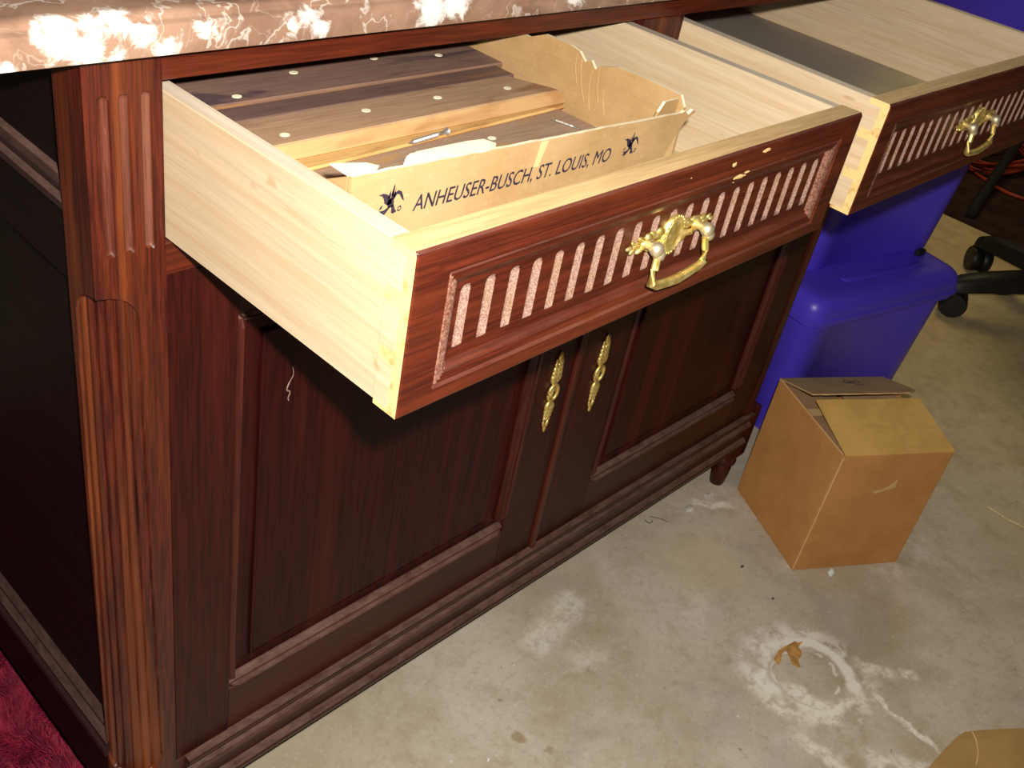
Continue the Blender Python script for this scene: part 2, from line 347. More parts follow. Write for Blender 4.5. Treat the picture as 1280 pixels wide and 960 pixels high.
def lathe_bm(bm, prof, c, axis='z', seg=20, mi=0):
    rings = []
    for r, h in prof:
        ring = []
        for i in range(seg):
            t = 2 * PI * i / seg; p = (r * math.cos(t), r * math.sin(t), h)
            if axis == 'y': p = (p[0], h, p[1])
            if axis == 'x': p = (h, p[0], p[1])
            ring.append(bm.verts.new(Vector(c) + Vector(p)))
        rings.append(ring)
    for a, b in zip(rings, rings[1:]):
        for i in range(seg):
            f = bm.faces.new([a[i], a[(i + 1) % seg], b[(i + 1) % seg], b[i]]); f.material_index = mi
    for r in (rings[0], rings[-1]): bm.faces.new(r).material_index = mi
def ball(bm, c, r, sc=(1, 1, 1), seg=12, rings=8, M4=None):
    res = bmesh.ops.create_uvsphere(bm, u_segments=seg, v_segments=rings, radius=1.0)
    for v in res['verts']:
        q = Vector((v.co.x * r * sc[0], v.co.y * r * sc[1], v.co.z * r * sc[2]))
        if M4 is not None: q = M4 @ q
        v.co = q + Vector(c)
def tube_bm(bm, pts, rad, seg=8, mi=0, cap=True, flat=1.0):
    pts = [Vector(p) for p in pts]; rings = []; n = len(pts); up = Vector((0, 0, 1))
    for i, p in enumerate(pts):
        d = (pts[min(i + 1, n - 1)] - pts[max(i - 1, 0)]).normalized()
        a = d.cross(up)
        if a.length < 1e-3: a = d.cross(Vector((1, 0, 0)))
        a.normalize(); b = a.cross(d).normalized(); r = rad[i] if isinstance(rad, (list, tuple)) else rad
        rings.append([bm.verts.new(p + a * (r * math.cos(2 * PI * k / seg)) + b * (r * flat * math.sin(2 * PI * k / seg))) for k in range(seg)])
    for A, B in zip(rings, rings[1:]):
        for k in range(seg): bm.faces.new([A[k], A[(k + 1) % seg], B[(k + 1) % seg], B[k]]).material_index = mi
    if cap: bm.faces.new(rings[0][::-1]); bm.faces.new(rings[-1])
def smooth_path(pts, n=8):
    P = [Vector(p) for p in pts]; out = []
    for i in range(len(P) - 1):
        p0, p1, p2, p3 = P[max(i - 1, 0)], P[i], P[i + 1], P[min(i + 2, len(P) - 1)]
        for k in range(n):
            t = k / n
            out.append(.5 * ((2 * p1) + (p2 - p0) * t + (2 * p0 - 5 * p1 + 4 * p2 - p3) * t * t + (3 * p1 - p0 - 3 * p2 + p3) * t ** 3))
    return out + [P[-1]]
def sheet(name, poly, z, th, mats, parent=None, bendf=None, label=None, jag=0.0, loc=None):
    # a thin plate from a 2D outline; bendf moves each point
    bm = bmesh.new(); vs = [bm.verts.new((x + random.uniform(-jag, jag), y + random.uniform(-jag, jag), z)) for x, y in poly]
    f = bm.faces.new(vs); r = bmesh.ops.extrude_face_region(bm, geom=[f])
    for v in [e for e in r['geom'] if isinstance(e, bmesh.types.BMVert)]: v.co.z -= th
    if bendf:
        bmesh.ops.triangulate(bm, faces=bm.faces[:], ngon_method='EAR_CLIP')
        for v in bm.verts: v.co = bendf(v.co)
    return frombm(name, bm, mats, parent, label=label, loc=loc)

# ------------------------------------------------------------------ floor
o = mesh('floor', [(-3, -4, 0), (7, -4, 0), (7, 5, 0), (-3, 5, 0), (-3, -4, -.1), (7, -4, -.1), (7, 5, -.1), (-3, 5, -.1)],
         [(0, 1, 2, 3), (7, 6, 5, 4), (0, 4, 5, 1), (1, 5, 6, 2), (2, 6, 7, 3), (3, 7, 4, 0)], M['floor'], loc=(0, 0, 0)); o['kind'] = 'structure'

def wall(name, a, b):
    o = box(name, a, b, M['wall'], None, 0, loc=a); o['kind'] = 'structure'
wall('wall_back', (-3, 4.9, 0), (7, 5.0, 2.7)); wall('wall_right', (6.9, -4, 0), (7, 4.9, 2.7))

# ------------------------------------------------------------------ sideboard carcass
PW, W, GP = .0575, .55, .0727
X2 = W + GP; XR = X2 + W + PW                      # right end of the body
ZT = .9958
SB = thing('sideboard', 'dark red-brown carved oak sideboard with two open drawers and two panelled doors', 'sideboard', (.587, .22, 0))

def post(mirror):
    ds = .0009; ns = int(.0995 / ds); zs = np.unique(np.concatenate([np.linspace(.078, .185, 10), np.linspace(.185, .26, 50), np.linspace(.26, .74, 60), np.linspace(.74, ZT, 190)]))
    V = np.zeros((len(zs), ns + 1, 3)); fl = np.zeros((len(zs), ns + 1), int)
    for j, s in enumerate(np.linspace(0, .0995, ns + 1)):
        for i, z in enumerate(zs):
            if s <= .0575: x, y, nx, ny = -s, 0.0, 0, 1
            else: x, y, nx, ny = -.0575, s - .0575, 1, 0
            R = .033 + (.80 - z) / .56 * .008
            t = (s - (.0575 - R)) / (2 * R)
            m = 0.0
            if 0 < t < 1:
                arch = .024 * math.sqrt(max(0, 1 - (2 * t - 1) ** 2))
                m = min(1, max(0, (.786 + arch - z) / .004)) * min(1, max(0, (z - (.216 - arch)) / .006))
                m = m * m * (3 - 2 * m)
                ed = min(t, 1 - t) / .05; inset = .002 * min(1, ed)
                th = t * PI / 2; rr = R - inset - .0030 * (1 - abs(math.sin(6 * PI * t)) ** .6)
                qx, qy = -.0575 + R - rr * math.sin(th), R - rr * math.cos(th)
                x += m * (qx - x); y += m * (qy - y)
            for fx in (-.0435, -.0286, -.0125):
                r = .0040; zc = min(max(z, .843 + r), .9645 - r)
                d2 = ((x - fx) ** 2 + (z - zc) ** 2) / r ** 2
                if s < .0575 and d2 < 1: y += .0034 * math.sqrt(1 - d2); fl[i, j] = 1
            V[i, j] = (x, y, z)
    nz = len(zs)
    F = [(i * (ns + 1) + j, (i + 1) * (ns + 1) + j, (i + 1) * (ns + 1) + j + 1, i * (ns + 1) + j + 1) for i in range(nz - 1) for j in range(ns)]
    I = [1 if fl[i, j] and fl[i + 1, j + 1] else 0 for i in range(nz - 1) for j in range(ns)] + [0] * 4
    P = V.reshape(-1, 3).tolist(); b = len(P)
    P += [(0, .042, .078), (0, .042, ZT)]
    lo = [j for j in range(ns + 1)]; hi = [(nz - 1) * (ns + 1) + j for j in range(ns + 1)]
    F.append(lo + [b]); F.append(hi[::-1] + [b + 1])
    F.append([(i * (ns + 1)) for i in range(nz)][::-1] + [b, b + 1]); F.append([(i * (ns + 1)) + ns for i in range(nz)] + [b + 1, b])
    P = np.array(P)
    if mirror: P[:, 0] = (X2 + W) - P[:, 0]; F = [f[::-1] for f in F]
    o = mesh('corner_post', P, F, [M['post'], M['flute']], SB, smooth=True, auto=.5, idx=I)
post(False); post(True)
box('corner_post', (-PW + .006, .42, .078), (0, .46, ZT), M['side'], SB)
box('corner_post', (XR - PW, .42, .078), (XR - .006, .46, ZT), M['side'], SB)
box('drawer_divider', (W + .001, .0005, .84), (X2 - .001, .46, .9705), M['post'], SB)
box('top_rail', (0, .0, .9705), (X2 + W, .022, ZT), M['rail'], SB, .0008)
box('drawer_rail', (0, .0008, .8155), (X2 + W, .46, .8435), M['rail'], SB, .0008)
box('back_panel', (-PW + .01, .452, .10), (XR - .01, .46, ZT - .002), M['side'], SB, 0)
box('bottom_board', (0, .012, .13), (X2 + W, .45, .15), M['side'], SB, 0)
# base moulding along the front, between the posts
prof = [(.02, .189), (-.0075, .190), (-.0082, .187), (-.0075, .183), (-.0010, .180), (-.0005, .169), (-.0052, .1665), (-.0078, .163), (-.0070, .159), (-.0012, .1565), (-.0008, .131),
        (-.0050, .1285), (-.0088, .125), (-.0095, .120), (-.0080, .114), (-.0040, .111), (.02, .111)]
extrude('base_moulding', prof, 'x', .012, 1.196, M['mould'], SB)
box('base_block', (-.001, .0012, .10), (X2 + W + .001, .02, .188), M['doorh'], SB, 0)
# left side: rails, mouldings, two sunk panels (the right side repeats them)
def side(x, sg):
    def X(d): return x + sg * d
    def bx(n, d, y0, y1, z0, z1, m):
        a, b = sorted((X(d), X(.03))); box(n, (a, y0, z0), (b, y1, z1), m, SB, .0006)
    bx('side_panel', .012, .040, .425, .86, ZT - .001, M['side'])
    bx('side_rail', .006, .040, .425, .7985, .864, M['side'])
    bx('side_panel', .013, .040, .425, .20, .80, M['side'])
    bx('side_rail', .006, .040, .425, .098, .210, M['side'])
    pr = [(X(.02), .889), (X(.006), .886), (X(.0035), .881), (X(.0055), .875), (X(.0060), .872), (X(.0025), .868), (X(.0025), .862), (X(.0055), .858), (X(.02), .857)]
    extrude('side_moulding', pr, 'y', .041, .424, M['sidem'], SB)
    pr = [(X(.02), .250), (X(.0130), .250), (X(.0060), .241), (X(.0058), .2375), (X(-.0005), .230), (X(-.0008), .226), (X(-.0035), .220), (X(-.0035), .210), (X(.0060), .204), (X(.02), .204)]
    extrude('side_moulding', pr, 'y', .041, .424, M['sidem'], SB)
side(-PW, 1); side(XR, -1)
def foot(x, y):
    bm = bmesh.new()
    lathe_bm(bm, [(.010, .082), (.014, .079), (.014, .072), (.019, .070), (.0225, .064), (.0225, .060), (.019, .055), (.0165, .052), (.0165, .048), (.0180, .045), (.0175, .030), (.0150, .006), (.0135, .0)], (x, y, 0), seg=24)
    frombm('turned_foot', bm, M['mouldv'], SB, True)
for q in ((-.029, .022), (1.202, .022), (-.029, .44), (1.202, .44)): foot(*q)

# ------------------------------------------------------------------ doors
def moulding(name, p0, p1, inward, mat, parent, w=.011):
    # a carved edge strip from p0 to p1 (x,z) on the door frame, stepping down towards 'inward'
    p0 = Vector((p0[0], 0, p0[1])); p1 = Vector((p1[0], 0, p1[1])); d = (p1 - p0).normalized(); q = Vector((inward[0], 0, inward[1]))
    prof = [(-.001, .0022), (.0, .0006), (.0015, -.0012), (.0035, -.0018), (.0052, -.0004), (.0058, .0022), (.0066, .0030), (.0085, .0040), (w, .0102), (w, .0125), (-.001, .0125)]
    L = (p1 - p0).length; st = [0, .004, .012, L - .012, L - .004, L]; sc = [.25, .75, 1, 1, .75, .25]
    V = []; F = []; m = len(prof)
    for s, k in zip(st, sc):
        for u, y in prof:
            V.append(p0 + d * s + q * (u) + Vector((0, .0125 - (.0125 - y) * (k if y < .003 else 1) if k < 1 and y < .003 else y, 0)))
    for j in range(len(st) - 1):
        for i in range(m): F.append([j * m + i, j * m + (i + 1) % m, (j + 1) * m + (i + 1) % m, (j + 1) * m + i])
    F.append(list(range(m))[::-1]); F.append([(len(st) - 1) * m + i for i in range(m)])
    bm = bmesh.new(); vs = [bm.verts.new(v) for v in V]
    for f in F: bm.faces.new([vs[i] for i in f])
    frombm(name, bm, mat, parent)
def escutcheon(x, zc, parent, ring_open):
    bm = bmesh.new(); y = .0005
    def b(dx, dz, r, sx=1, sz=1, ry=.55, rot=0): ball(bm, (x + dx * 1.25, y, zc + dz), r * 1.22, (sx, ry, sz), 10, 6, Matrix.Rotation(rot, 3, 'Y'))
    # top finial, leaf chain, ring, lower leaf chain, bottom finial
    b(0, .058, .0042, .8, 1.7); b(.003, .051, .003, 1, 1.5, rot=.5); b(-.003, .051, .003, 1, 1.5, rot=-.5)
    for k, dz in enumerate((.046, .039, .032, .025)):
        r = .0042 + .0006 * k; b(.0030, dz, r, .75, 1.25, rot=.45); b(-.0030, dz - .002, r, .75, 1.25, rot=-.45); b(0, dz - .001, r * .7, .8, 1.2, .9)
    for k, dz in enumerate((-.020, -.027, -.034, -.041)):
        r = .0054 - .0007 * k; b(.0030, dz, r, .75, 1.25, rot=-.45); b(-.0030, dz + .002, r, .75, 1.25, rot=.45); b(0, dz, r * .7, .8, 1.2, .9)
    b(.0025, -.050, .0032, .7, 1.6, rot=.35); b(-.0025, -.050, .0032, .7, 1.6, rot=-.35); b(0, -.057, .0034, .7, 1.6)
    pts = [(x + .0088 * math.cos(t), y - .001, zc + .0125 * math.sin(t) + .002) for t in np.linspace(0, 2 * PI, 25)]
    tube_bm(bm, pts, .0026, 6, cap=False)
    lathe_bm(bm, [(.0068, .002), (.0064, -.001), (.003, -.0022), (.0001, -.0024)], (0, 0, 0), 'y', 16)
    for v in bm.verts:
        if v.co.length < .02: v.co = Vector((v.co.x + x, v.co.y, v.co.z * 1.35 + zc + .002))
    frombm('keyhole_plate', bm, M['brass'], parent, True, 1.2, label='ornate brass keyhole plate')
    bm = bmesh.new(); lathe_bm(bm, [(.0018, -.0030), (.0018, -.0018)], (x, 0, zc + .0035), 'y', 10); bmbox(bm, (x - .0008, -.0029, zc - .003), (x + .0008, -.0018, zc + .003))
    frombm('keyhole', bm, M['wire'], parent)
def door(x0, x1, xl, xr, zb_, ex, ez, label=None):
    z0, z1, zt_ = .1905, .8145, .757
    # sunk panel with a raised field, a height grid
    bm = bmesh.new(); px0, px1, pz0, pz1 = xl - .004, xr + .004, zb_ - .004, zt_ + .004
    lv = [(0, .0125), (.0338, .0125), (.0345, .0088), (.0368, .0082), (.0385, .0094), (.042, .0094)]
    rings = []
    for ins, y in lv:
        rings.append([bm.verts.new(p) for p in ((px0 + ins, y, pz0 + ins), (px1 - ins, y, pz0 + ins), (px1 - ins, y, pz1 - ins), (px0 + ins, y, pz1 - ins))])
    bk = [bm.verts.new((v.co.x, .02, v.co.z)) for v in rings[0]]
    for A, B in zip(rings, rings[1:]):
        for i in range(4): bm.faces.new([A[i], A[(i + 1) % 4], B[(i + 1) % 4], B[i]])
    bm.faces.new(rings[-1]); bm.faces.new(bk[::-1])
    for i in range(4): bm.faces.new([bk[i], bk[(i + 1) % 4], rings[0][(i + 1) % 4], rings[0][i]])
    D = frombm('door', bm, M['panel'], SB, label=label)
    for a, b in ((x0, xl), (xr, x1)): box('stile', (a, .0022, z0), (b, .024, z1), M['doorv'], D, .0008)
    box('door_rail', (xl, .0026, z0), (xr, .0238, zb_), M['doorh'], D, .0008)
    box('door_rail', (xl, .0026, zt_), (xr, .0238, z1), M['doorh'], D, .0008)
    moulding('panel_moulding', (xl, zb_ + .012), (xl, zt_), (1, 0), M['mouldv'], D); moulding('panel_moulding', (xr, zb_ + .022), (xr, zt_), (-1, 0), M['mouldv'], D)
    moulding('panel_moulding', (xl, zb_), (xr, zb_), (0, 1), M['mould'], D, .013); moulding('panel_moulding', (xl, zt_), (xr, zt_), (0, -1), M['mould'], D)
    escutcheon(ex, ez, D, False)
    return D
d1 = door(.0015, .5855, .068, .506, .262, .5445, .489)
d2 = door(.5870, 1.1712, .699, 1.104, .256, .6405, .484)
pr = [(.5795, .003), (.5800, -.0012), (.5820, -.0030), (.5850, -.0036), (.5880, -.0030), (.5900, -.0012), (.5905, .003)]
extrude('astragal', pr, 'z', .191, .814, M['mouldv'], d1, True)
# pale squiggle, a thin raised line on the left panel
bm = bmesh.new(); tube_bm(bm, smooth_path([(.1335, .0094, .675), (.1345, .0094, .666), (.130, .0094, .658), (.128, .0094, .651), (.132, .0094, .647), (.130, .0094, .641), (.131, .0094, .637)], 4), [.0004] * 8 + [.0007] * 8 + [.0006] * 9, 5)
frombm('panel_mark', bm, M['panel_mark'], d1)

# ------------------------------------------------------------------ drawers
DH, TF = .118, .023
FX = [.0508 + .02231 * k for k in range(21)]
def front_mesh():
    # local x 0..W, local y 0 (face) .. TF, local z 0..DH ; carved face as a height grid
    xs = set(np.round(np.linspace(0, W, 90), 5))
    for f in FX:
        for e in (-.0046, -.0042, -.0034, -.0017, 0, .0017, .0034, .0042, .0046): xs.add(round(f + e, 5))
    for e in (.0, .0012, .003, .022, .0255, .0275, .0285, .0300, .0330, .0355, .0385, .0405, .0418, .0432, .0450): xs.add(round(e, 5)); xs.add(round(W - e, 5))
    xs = np.array(sorted(xs)); keep = [xs[0]]
    for v in xs[1:]:
        if v - keep[-1] > .0003: keep.append(v)
    xs = np.array(keep)
    zs = [0, .0008, .002, .004, .0105, .0125, .0140, .0155, .0175, .0195, .0210, .0225, .024, .027, .0352, .0358, .0366, .0380, .041]
    zs += list(np.linspace(.044, .076, 12)) + [.0775, .0785, .0795, .0805, .0812, .0820, .084, .0865, .0880, .0895, .091, .0925, .094, .0955, .097, .0985, .1005, .1030, .1042, .1055, .1100, .1130, .1150, .1165, .1174, .118]
    zs = np.array(sorted(zs))
    def prof(d):    # distance inwards from the frame opening
        if d < 0: return 0
        if d < .0015: return .0028 * d / .0015
        if d < .0025: return .0028 - .0018 * (d - .0015) / .001
        if d < .0075: return .0010 + .0004 * ((d - .0025) / .005)
        if d < .0125: return .0014 + .0036 * ((d - .0075) / .005) ** 1.5
        if d < .0140: return .0050 + .0012 * (d - .0125) / .0015
        return .0056
    V = np.zeros((len(zs), len(xs), 3)); fl = np.zeros((len(zs), len(xs)), bool); bead = np.zeros((len(zs), len(xs)), bool)
    for i, z in enumerate(zs):
        for j, x in enumerate(xs):
            dl = min(x - .0275, W - .0275 - x) * .9; db = z - .0125; dt = .0985 - z
            d = min(dl, db, dt); y = prof(d)
            e = min(x, W - x, z, DH - z)
            if e < .002: y += .0012 * (1 - e / .002) ** 2
            if z > .1145: y += .0016 * ((z - .1145) / .0035) ** 2
            if abs(z - .1036) < .0007 and .02 < x < W - .02: y += .0009
            if min(dl, db, dt) >= .014:
                for f in FX:
                    ax = abs(x - f)
                    if ax < .0042:
                        zz1 = .0812 - (ax / .0042) ** 2 * .0035
                        if .0357 < z < zz1:
                            k = min(1, (z - .0357) / .0035, (zz1 - z) / .003)
                            y += .0038 * max(0, k) * math.sqrt(1 - (ax / .0043) ** 2); fl[i, j] = True
            elif .0022 < dl < .0135 and dl <= min(db, dt) + .0005: bead[i, j] = True
            V[i, j] = (x, y, z)
    n = len(xs); F = []; I = []
    for i in range(len(zs) - 1):
        for j in range(n - 1):
            F.append((i * n + j, i * n + j + 1, (i + 1) * n + j + 1, (i + 1) * n + j)); q = int(fl[i, j]) + int(fl[i, j + 1]) + int(fl[i + 1, j]) + int(fl[i + 1, j + 1])
            bb = bead[i, j] and bead[i + 1, j + 1]
            I.append(1 if q >= 2 else (2 if bb else 0))
    P = V.reshape(-1, 3).tolist(); m = len(zs); b = len(P)
    P += [(0, TF, 0), (W, TF, 0), (W, TF, DH), (0, TF, DH)]
    lo = [j for j in range(n)]; hi = [(m - 1) * n + j for j in range(n)]; le = [i * n for i in range(m)]; ri = [i * n + n - 1 for i in range(m)]
    F.append(lo[::-1] + [b, b + 1]); I.append(3); F.append(hi + [b + 2, b + 3]); I.append(4)
    F.append(le + [b + 3, b]); I.append(5); F.append(ri[::-1] + [b + 1, b + 2]); I.append(5); F.append([b, b + 3, b + 2, b + 1]); I.append(6)
    return np.array(P), F, I
FV, FF, FI = front_mesh()
def warp_pts(A, fn):
    return [fn(v) for v in A]
g = G('dusty_bead'); p = g.obj(); n1 = g.noise(p, 500, 3, .7)
M['bead'] = g.out(g.mix(g.step(n1, .35, .68), (.12, .036, .021), (.27, .14, .095)), .7, 0, .2)
def drawer(x0, yf, zb, fn, handle_dull, label):
    Q = warp_pts(FV + np.array([x0, yf, zb]), fn)
    D = mesh('drawer', Q, FF, [M['front'], M['groove'], M['bead'], M['front'], M['fronttop'], M['endgrain'], M['birchx']], SB, True, FI, auto=.30, label=label)
    def wb(n, a, b, m, bev=.0006, mi=None):
        bm = bmesh.new(); bmbox(bm, a, b, bev)
        if mi:
            for f in bm.faces:
                if f.normal.z > .9: f.material_index = 1
        for v in bm.verts: v.co = Vector(fn(v.co))
        return frombm(n, bm, m, D)
    yb = .40
    wb('drawer_side', (x0 + .0005, yf + TF - .0002, zb + .0025), (x0 + .0150, yb, zb + DH - .0006), [M['birch'], M['edge']], mi=1)
    wb('drawer_side', (x0 + W - .0140, yf + TF - .0002, zb + .0025), (x0 + W - .0005, yb, zb + DH - .0006), [M['birch'], M['edge']], mi=1)
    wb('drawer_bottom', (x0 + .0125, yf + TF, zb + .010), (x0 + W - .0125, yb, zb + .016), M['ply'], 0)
    wb('drawer_back', (x0 + .0125, yb - .012, zb + .016), (x0 + W - .0125, yb, zb + DH - .006), M['birchx'], 0)
    # half-lapped end of the side let into the end of the front board
    bm = bmesh.new()
    for zz0, zz1 in ((.004, .036), (.046, .078), (.088, .112)):
        bmbox(bm, (x0 - .0003, yf + .0095, zb + zz0), (x0 + .004, yf + TF + .0002, zb + zz1), .0)
    for v in bm.verts: v.co = Vector(fn(v.co))
    frombm('dovetail', bm, M['birch'], D)
    # handle: back plate with oval cabochon and leaf sprays, two posts, hanging bail
    cx, cz, yy = x0 + .2765, zb + .0605, yf + .0055
    bm = bmesh.new()
    lathe_bm(bm, [(.0150, .0005), (.0150, -.0030), (.0128, -.0046), (.0105, -.0030), (.0100, -.0028), (.0060, -.0040), (.0001, -.0044)], (0, 0, 0), 'y', 26)
    for v in bm.verts: v.co = Vector((v.co.x * .86 + cx, v.co.y + yy, v.co.z * 1.08 + cz))
    def b(dx, dz, r, sx=1, sz=1, rot=0, dy=0.0): ball(bm, (cx + dx, yy - .0012 - dy, cz + dz), r, (sx, .6, sz), 8, 6, Matrix.Rotation(rot, 3, 'Y'))
    for s in (-1, 1):
        for dx, dz, r, sx, sz, ro in ((.016, .006, .0045, 1.3, .8, .3), (.016, -.006, .0045, 1.3, .8, -.3), (.021, .0035, .0050, 1.4, .6, .2), (.021, -.004, .0050, 1.4, .6, -.2), (.026, .0055, .0040, 1.3, .7, .5), (.027, -.0050, .0040, 1.2, .7, -.4),
                                      (.031, .0050, .0042, 1.3, .7, .2), (.034, 0, .0058, 1.1, 1.0, 0), (.040, .0045, .0038, 1.4, .6, .4), (.040, -.0040, .0038, 1.4, .6, -.4), (.045, .001, .0034, 1.5, .8, 0), (.050, .0035, .0026, 1.3, .7, .5), (.050, -.0030, .0026, 1.3, .7, -.5), (.055, .0005, .0024, 1.5, .7, 0)):
            b(s * dx, dz, r, sx, sz, -s * ro)
    for k in range(24):
        t = 2 * PI * k / 24; b(.0126 * math.cos(t), .0158 * math.sin(t), .0014, 1, 1, 0, .0025)
    for v in bm.verts: v.co = Vector(fn(v.co))
    hm, hk = M['brass'], M['brass_pale']
    frombm('handle_plate', bm, hm, D, True, 1.0, label='brass handle plate with oval boss and leaf sprays')
    for s in (-1, 1):
        bm = bmesh.new(); px = cx + s * .034
        lathe_bm(bm, [(.0036, .0), (.0034, -.006), (.0048, -.0075), (.0060, -.0105), (.0055, -.0140), (.0030, -.0160), (.0001, -.0165)], (px, yy - .001, cz), 'y', 14)
        ball(bm, (px + (.0045 if s < 0 else .0035), yy - .0125, cz - .005), .0052, (1, 1, 1))
        for v in bm.verts: v.co = Vector(fn(v.co))
        frombm('handle_post', bm, hk, D, True, 1.0)
    by = yy - .0130
    pts = [(-.031, 0, -.008), (-.0335, -.002, -.016), (-.0355, -.003, -.0275), (-.028, -.0036, -.0305), (-.012, -.0038, -.0318), (.0, -.0038, -.0324), (.012, -.0038, -.0312), (.028, -.0036, -.0292), (.0355, -.003, -.0260), (.0345, -.002, -.016), (.033, 0, -.006)]
    bm = bmesh.new(); tube_bm(bm, [(cx + a, by + b_, cz + c_) for a, b_, c_ in pts], [.0030, .0031, .0036, .0036, .0037, .0040, .0037, .0036, .0036, .0031, .0030], 8)
    bmesh.ops.bevel(bm, geom=[], offset=0)
    for v in bm.verts: v.co = Vector(fn(v.co))
    frombm('handle_bail', bm, hm, D, True, .6)
    return D
def fn1(v):
    x, y, z = v[0], v[1], v[2]
    return (x, y + (-.0045 + .009 * x / W) * min(1, max(0, -y / .2)), z + .0045 * (-y / .2636))
def fn2(v): return tuple(v)
dr1 = drawer(.0005, -.2640, .8457, fn1, False, None)
dr2 = drawer(X2 - .0003, -.2540, .8457, fn2, True, None)
# chips of raw wood knocked off the near drawer's top edge
def chip(x, z, r, sx, D, fn, y=-.2632):
    bm = bmesh.new(); ball(bm, (0, 0, 0), r, (sx, .25, .7), 7, 5)
    for v in bm.verts: v.co = Vector(fn(Vector((v.co.x + x + random.uniform(-.0006, .0006), v.co.y + y, v.co.z + z + random.uniform(-.0006, .0006)))))
    frombm('raw_chip', bm, M['endgrain'], D, label='pale knock in the stain')
chip(.335, .9540, .0026, 1.2, dr1, fn1, -.2639); chip(.382, .9575, .0026, 2.6, dr1, fn1, -.2639); chip(.352, .9400, .0024, 4.2, dr1, fn1, -.2628); chip(.345, .9365, .0013, 2, dr1, fn1, -.2623); chip(.362, .9420, .0015, 3, dr1, fn1, -.2628); chip(.275, .9545, .0009, 1, dr1, fn1, -.2639)

# ------------------------------------------------------------------ marble top
prof = [(.50, .9965), (-.0215, .9965), (-.0220, .9975), (-.0220, 1.0150), (-.0205, 1.0168), (-.0175, 1.0178), (-.0165, 1.0200), (-.0150, 1.0225), (-.0120, 1.0240), (-.008, 1.0245), (.50, 1.0245)]
bm = bmesh.new(); V = []
# outline follows the front and both ends, so the profile runs round the corners
ins = [(q[0] + .0220, q[1]) for q in prof[1:-1]]; X0, X1 = -.126, XR + .0685
loops = []
for d, z in ins:
    loops.append([bm.verts.new(p) for p in ((X0 + d, .50, z), (X0 + d, -.0220 + d, z), (X1 - d, -.0220 + d, z), (X1 - d, .50, z))])
for A, B in zip(loops, loops[1:]):
    for i in range(4): bm.faces.new([A[i], A[(i + 1) % 4], B[(i + 1) % 4], B[i]])
bm.faces.new(loops[0][::-1]); bm.faces.new(loops[-1])
tag(frombm('marble_top', bm, M['marble'], None, True, .9, loc=(.587, .24, .9965)), 'polished brown marble top with white veins lying on the sideboard', 'countertop')

# ------------------------------------------------------------------ cardboard tray in the near drawer
TZ = .8620
TR = thing('cardboard_tray', 'cut-down kraft cardboard tray with black printing in the near open drawer', 'box', (.19, -.06, TZ))
YF, XW, TOP = -.188, .372, .9745
def upright(name, poly, y0, th, mat, axis='y', label=None, jag=0, tint=None):
    # a wall: outline in (x,z) at y0 (axis y) or (y,z) at x0 (axis x)
    bm = bmesh.new(); vs = []
    for a, z in poly:
        a += random.uniform(-jag, jag); z += random.uniform(-jag, jag)
        vs.append(bm.verts.new((a, y0, z) if axis == 'y' else (y0, a, z)))
    f = bm.faces.new(vs); r = bmesh.ops.extrude_face_region(bm, geom=[f])
    for v in [e for e in r['geom'] if isinstance(e, bmesh.types.BMVert)]:
        if axis == 'y': v.co.y += th
        else: v.co.x += th
    if tint is not None:
        bmesh.ops.recalc_face_normals(bm, faces=bm.faces[:])
        for f in bm.faces:
            if f.normal.z > .35: f.material_index = 1
    return frombm(name, bm, [mat] + ([tint] if tint is not None else []), TR, label=label)
tp = [(.0162, TZ), (.350, TZ), (.349, .925), (.3540, .936), (.3620, .9490), (.3700, .959), (.3825, .9665), (.3780, .9685), (.3725, .9650), (.3660, .9690)]
n = 34; tp += [(.362 - (.362 - .0162) * k / n, .9680 + .0085 * (k / n) + random.uniform(-.0005, .0005)) for k in range(n + 1)]
upright('front_wall', tp, YF, .0030, M['kraft'], tint=M['torn'])
# right wall with a torn dip
rp = [(-.183, TZ), (.13, TZ), (.13, .9680), (-.001, .9685), (-.020, .9770), (-.050, .9775), (-.062, .9755), (-.070, .9690), (-.077, .9725), (-.083, .9665), (-.089, .9715), (-.097, .9735), (-.106, .9770), (-.140, .9780), (-.176, .9775), (-.182, .9690)]
upright('side_wall', rp, XW, .0030, M['kraft_in'], 'x', tint=M['torn'])
upright('side_wall', [(-.183, TZ), (.13, TZ), (.13, .955), (-.150, .958), (-.183, .9750)], .0162, .003, M['kraft_in'], 'x')
upright('back_wall', [(.02, TZ), (XW, TZ), (XW, .962), (.02, .962)], .130, .003, M['kraft_in'])
box('tray_floor', (.0162, YF, TZ - .0005), (XW + .003, .133, TZ + .002), M['kraft_in'], TR, 0)
# corner tab folded round, hand cut-out and creases
upright('corner_tab', [(.340, .945), (.371, .945), (.371, .9745), (.3645, .9745), (.352, .9740), (.346, .966)], YF + .012, .0025, M['kraft_in'], tint=M['torn'])
for (y0, z0, y1, z1) in ((-.066, .970, -.078, .935), (-.080, .966, -.086, .930), (-.088, .971, -.094, .940), (-.060, .974, -.066, .948), (-.098, .955, -.104, .932)):
    bm = bmesh.new(); tube_bm(bm, smooth_path([(XW + .0001, y0, z0), (XW - .0001, (y0 + y1) / 2 + .002, (z0 + z1) / 2), (XW + .0001, y1, z1)], 4), .0006, 5); frombm('crease', bm, M['kraft'], TR)
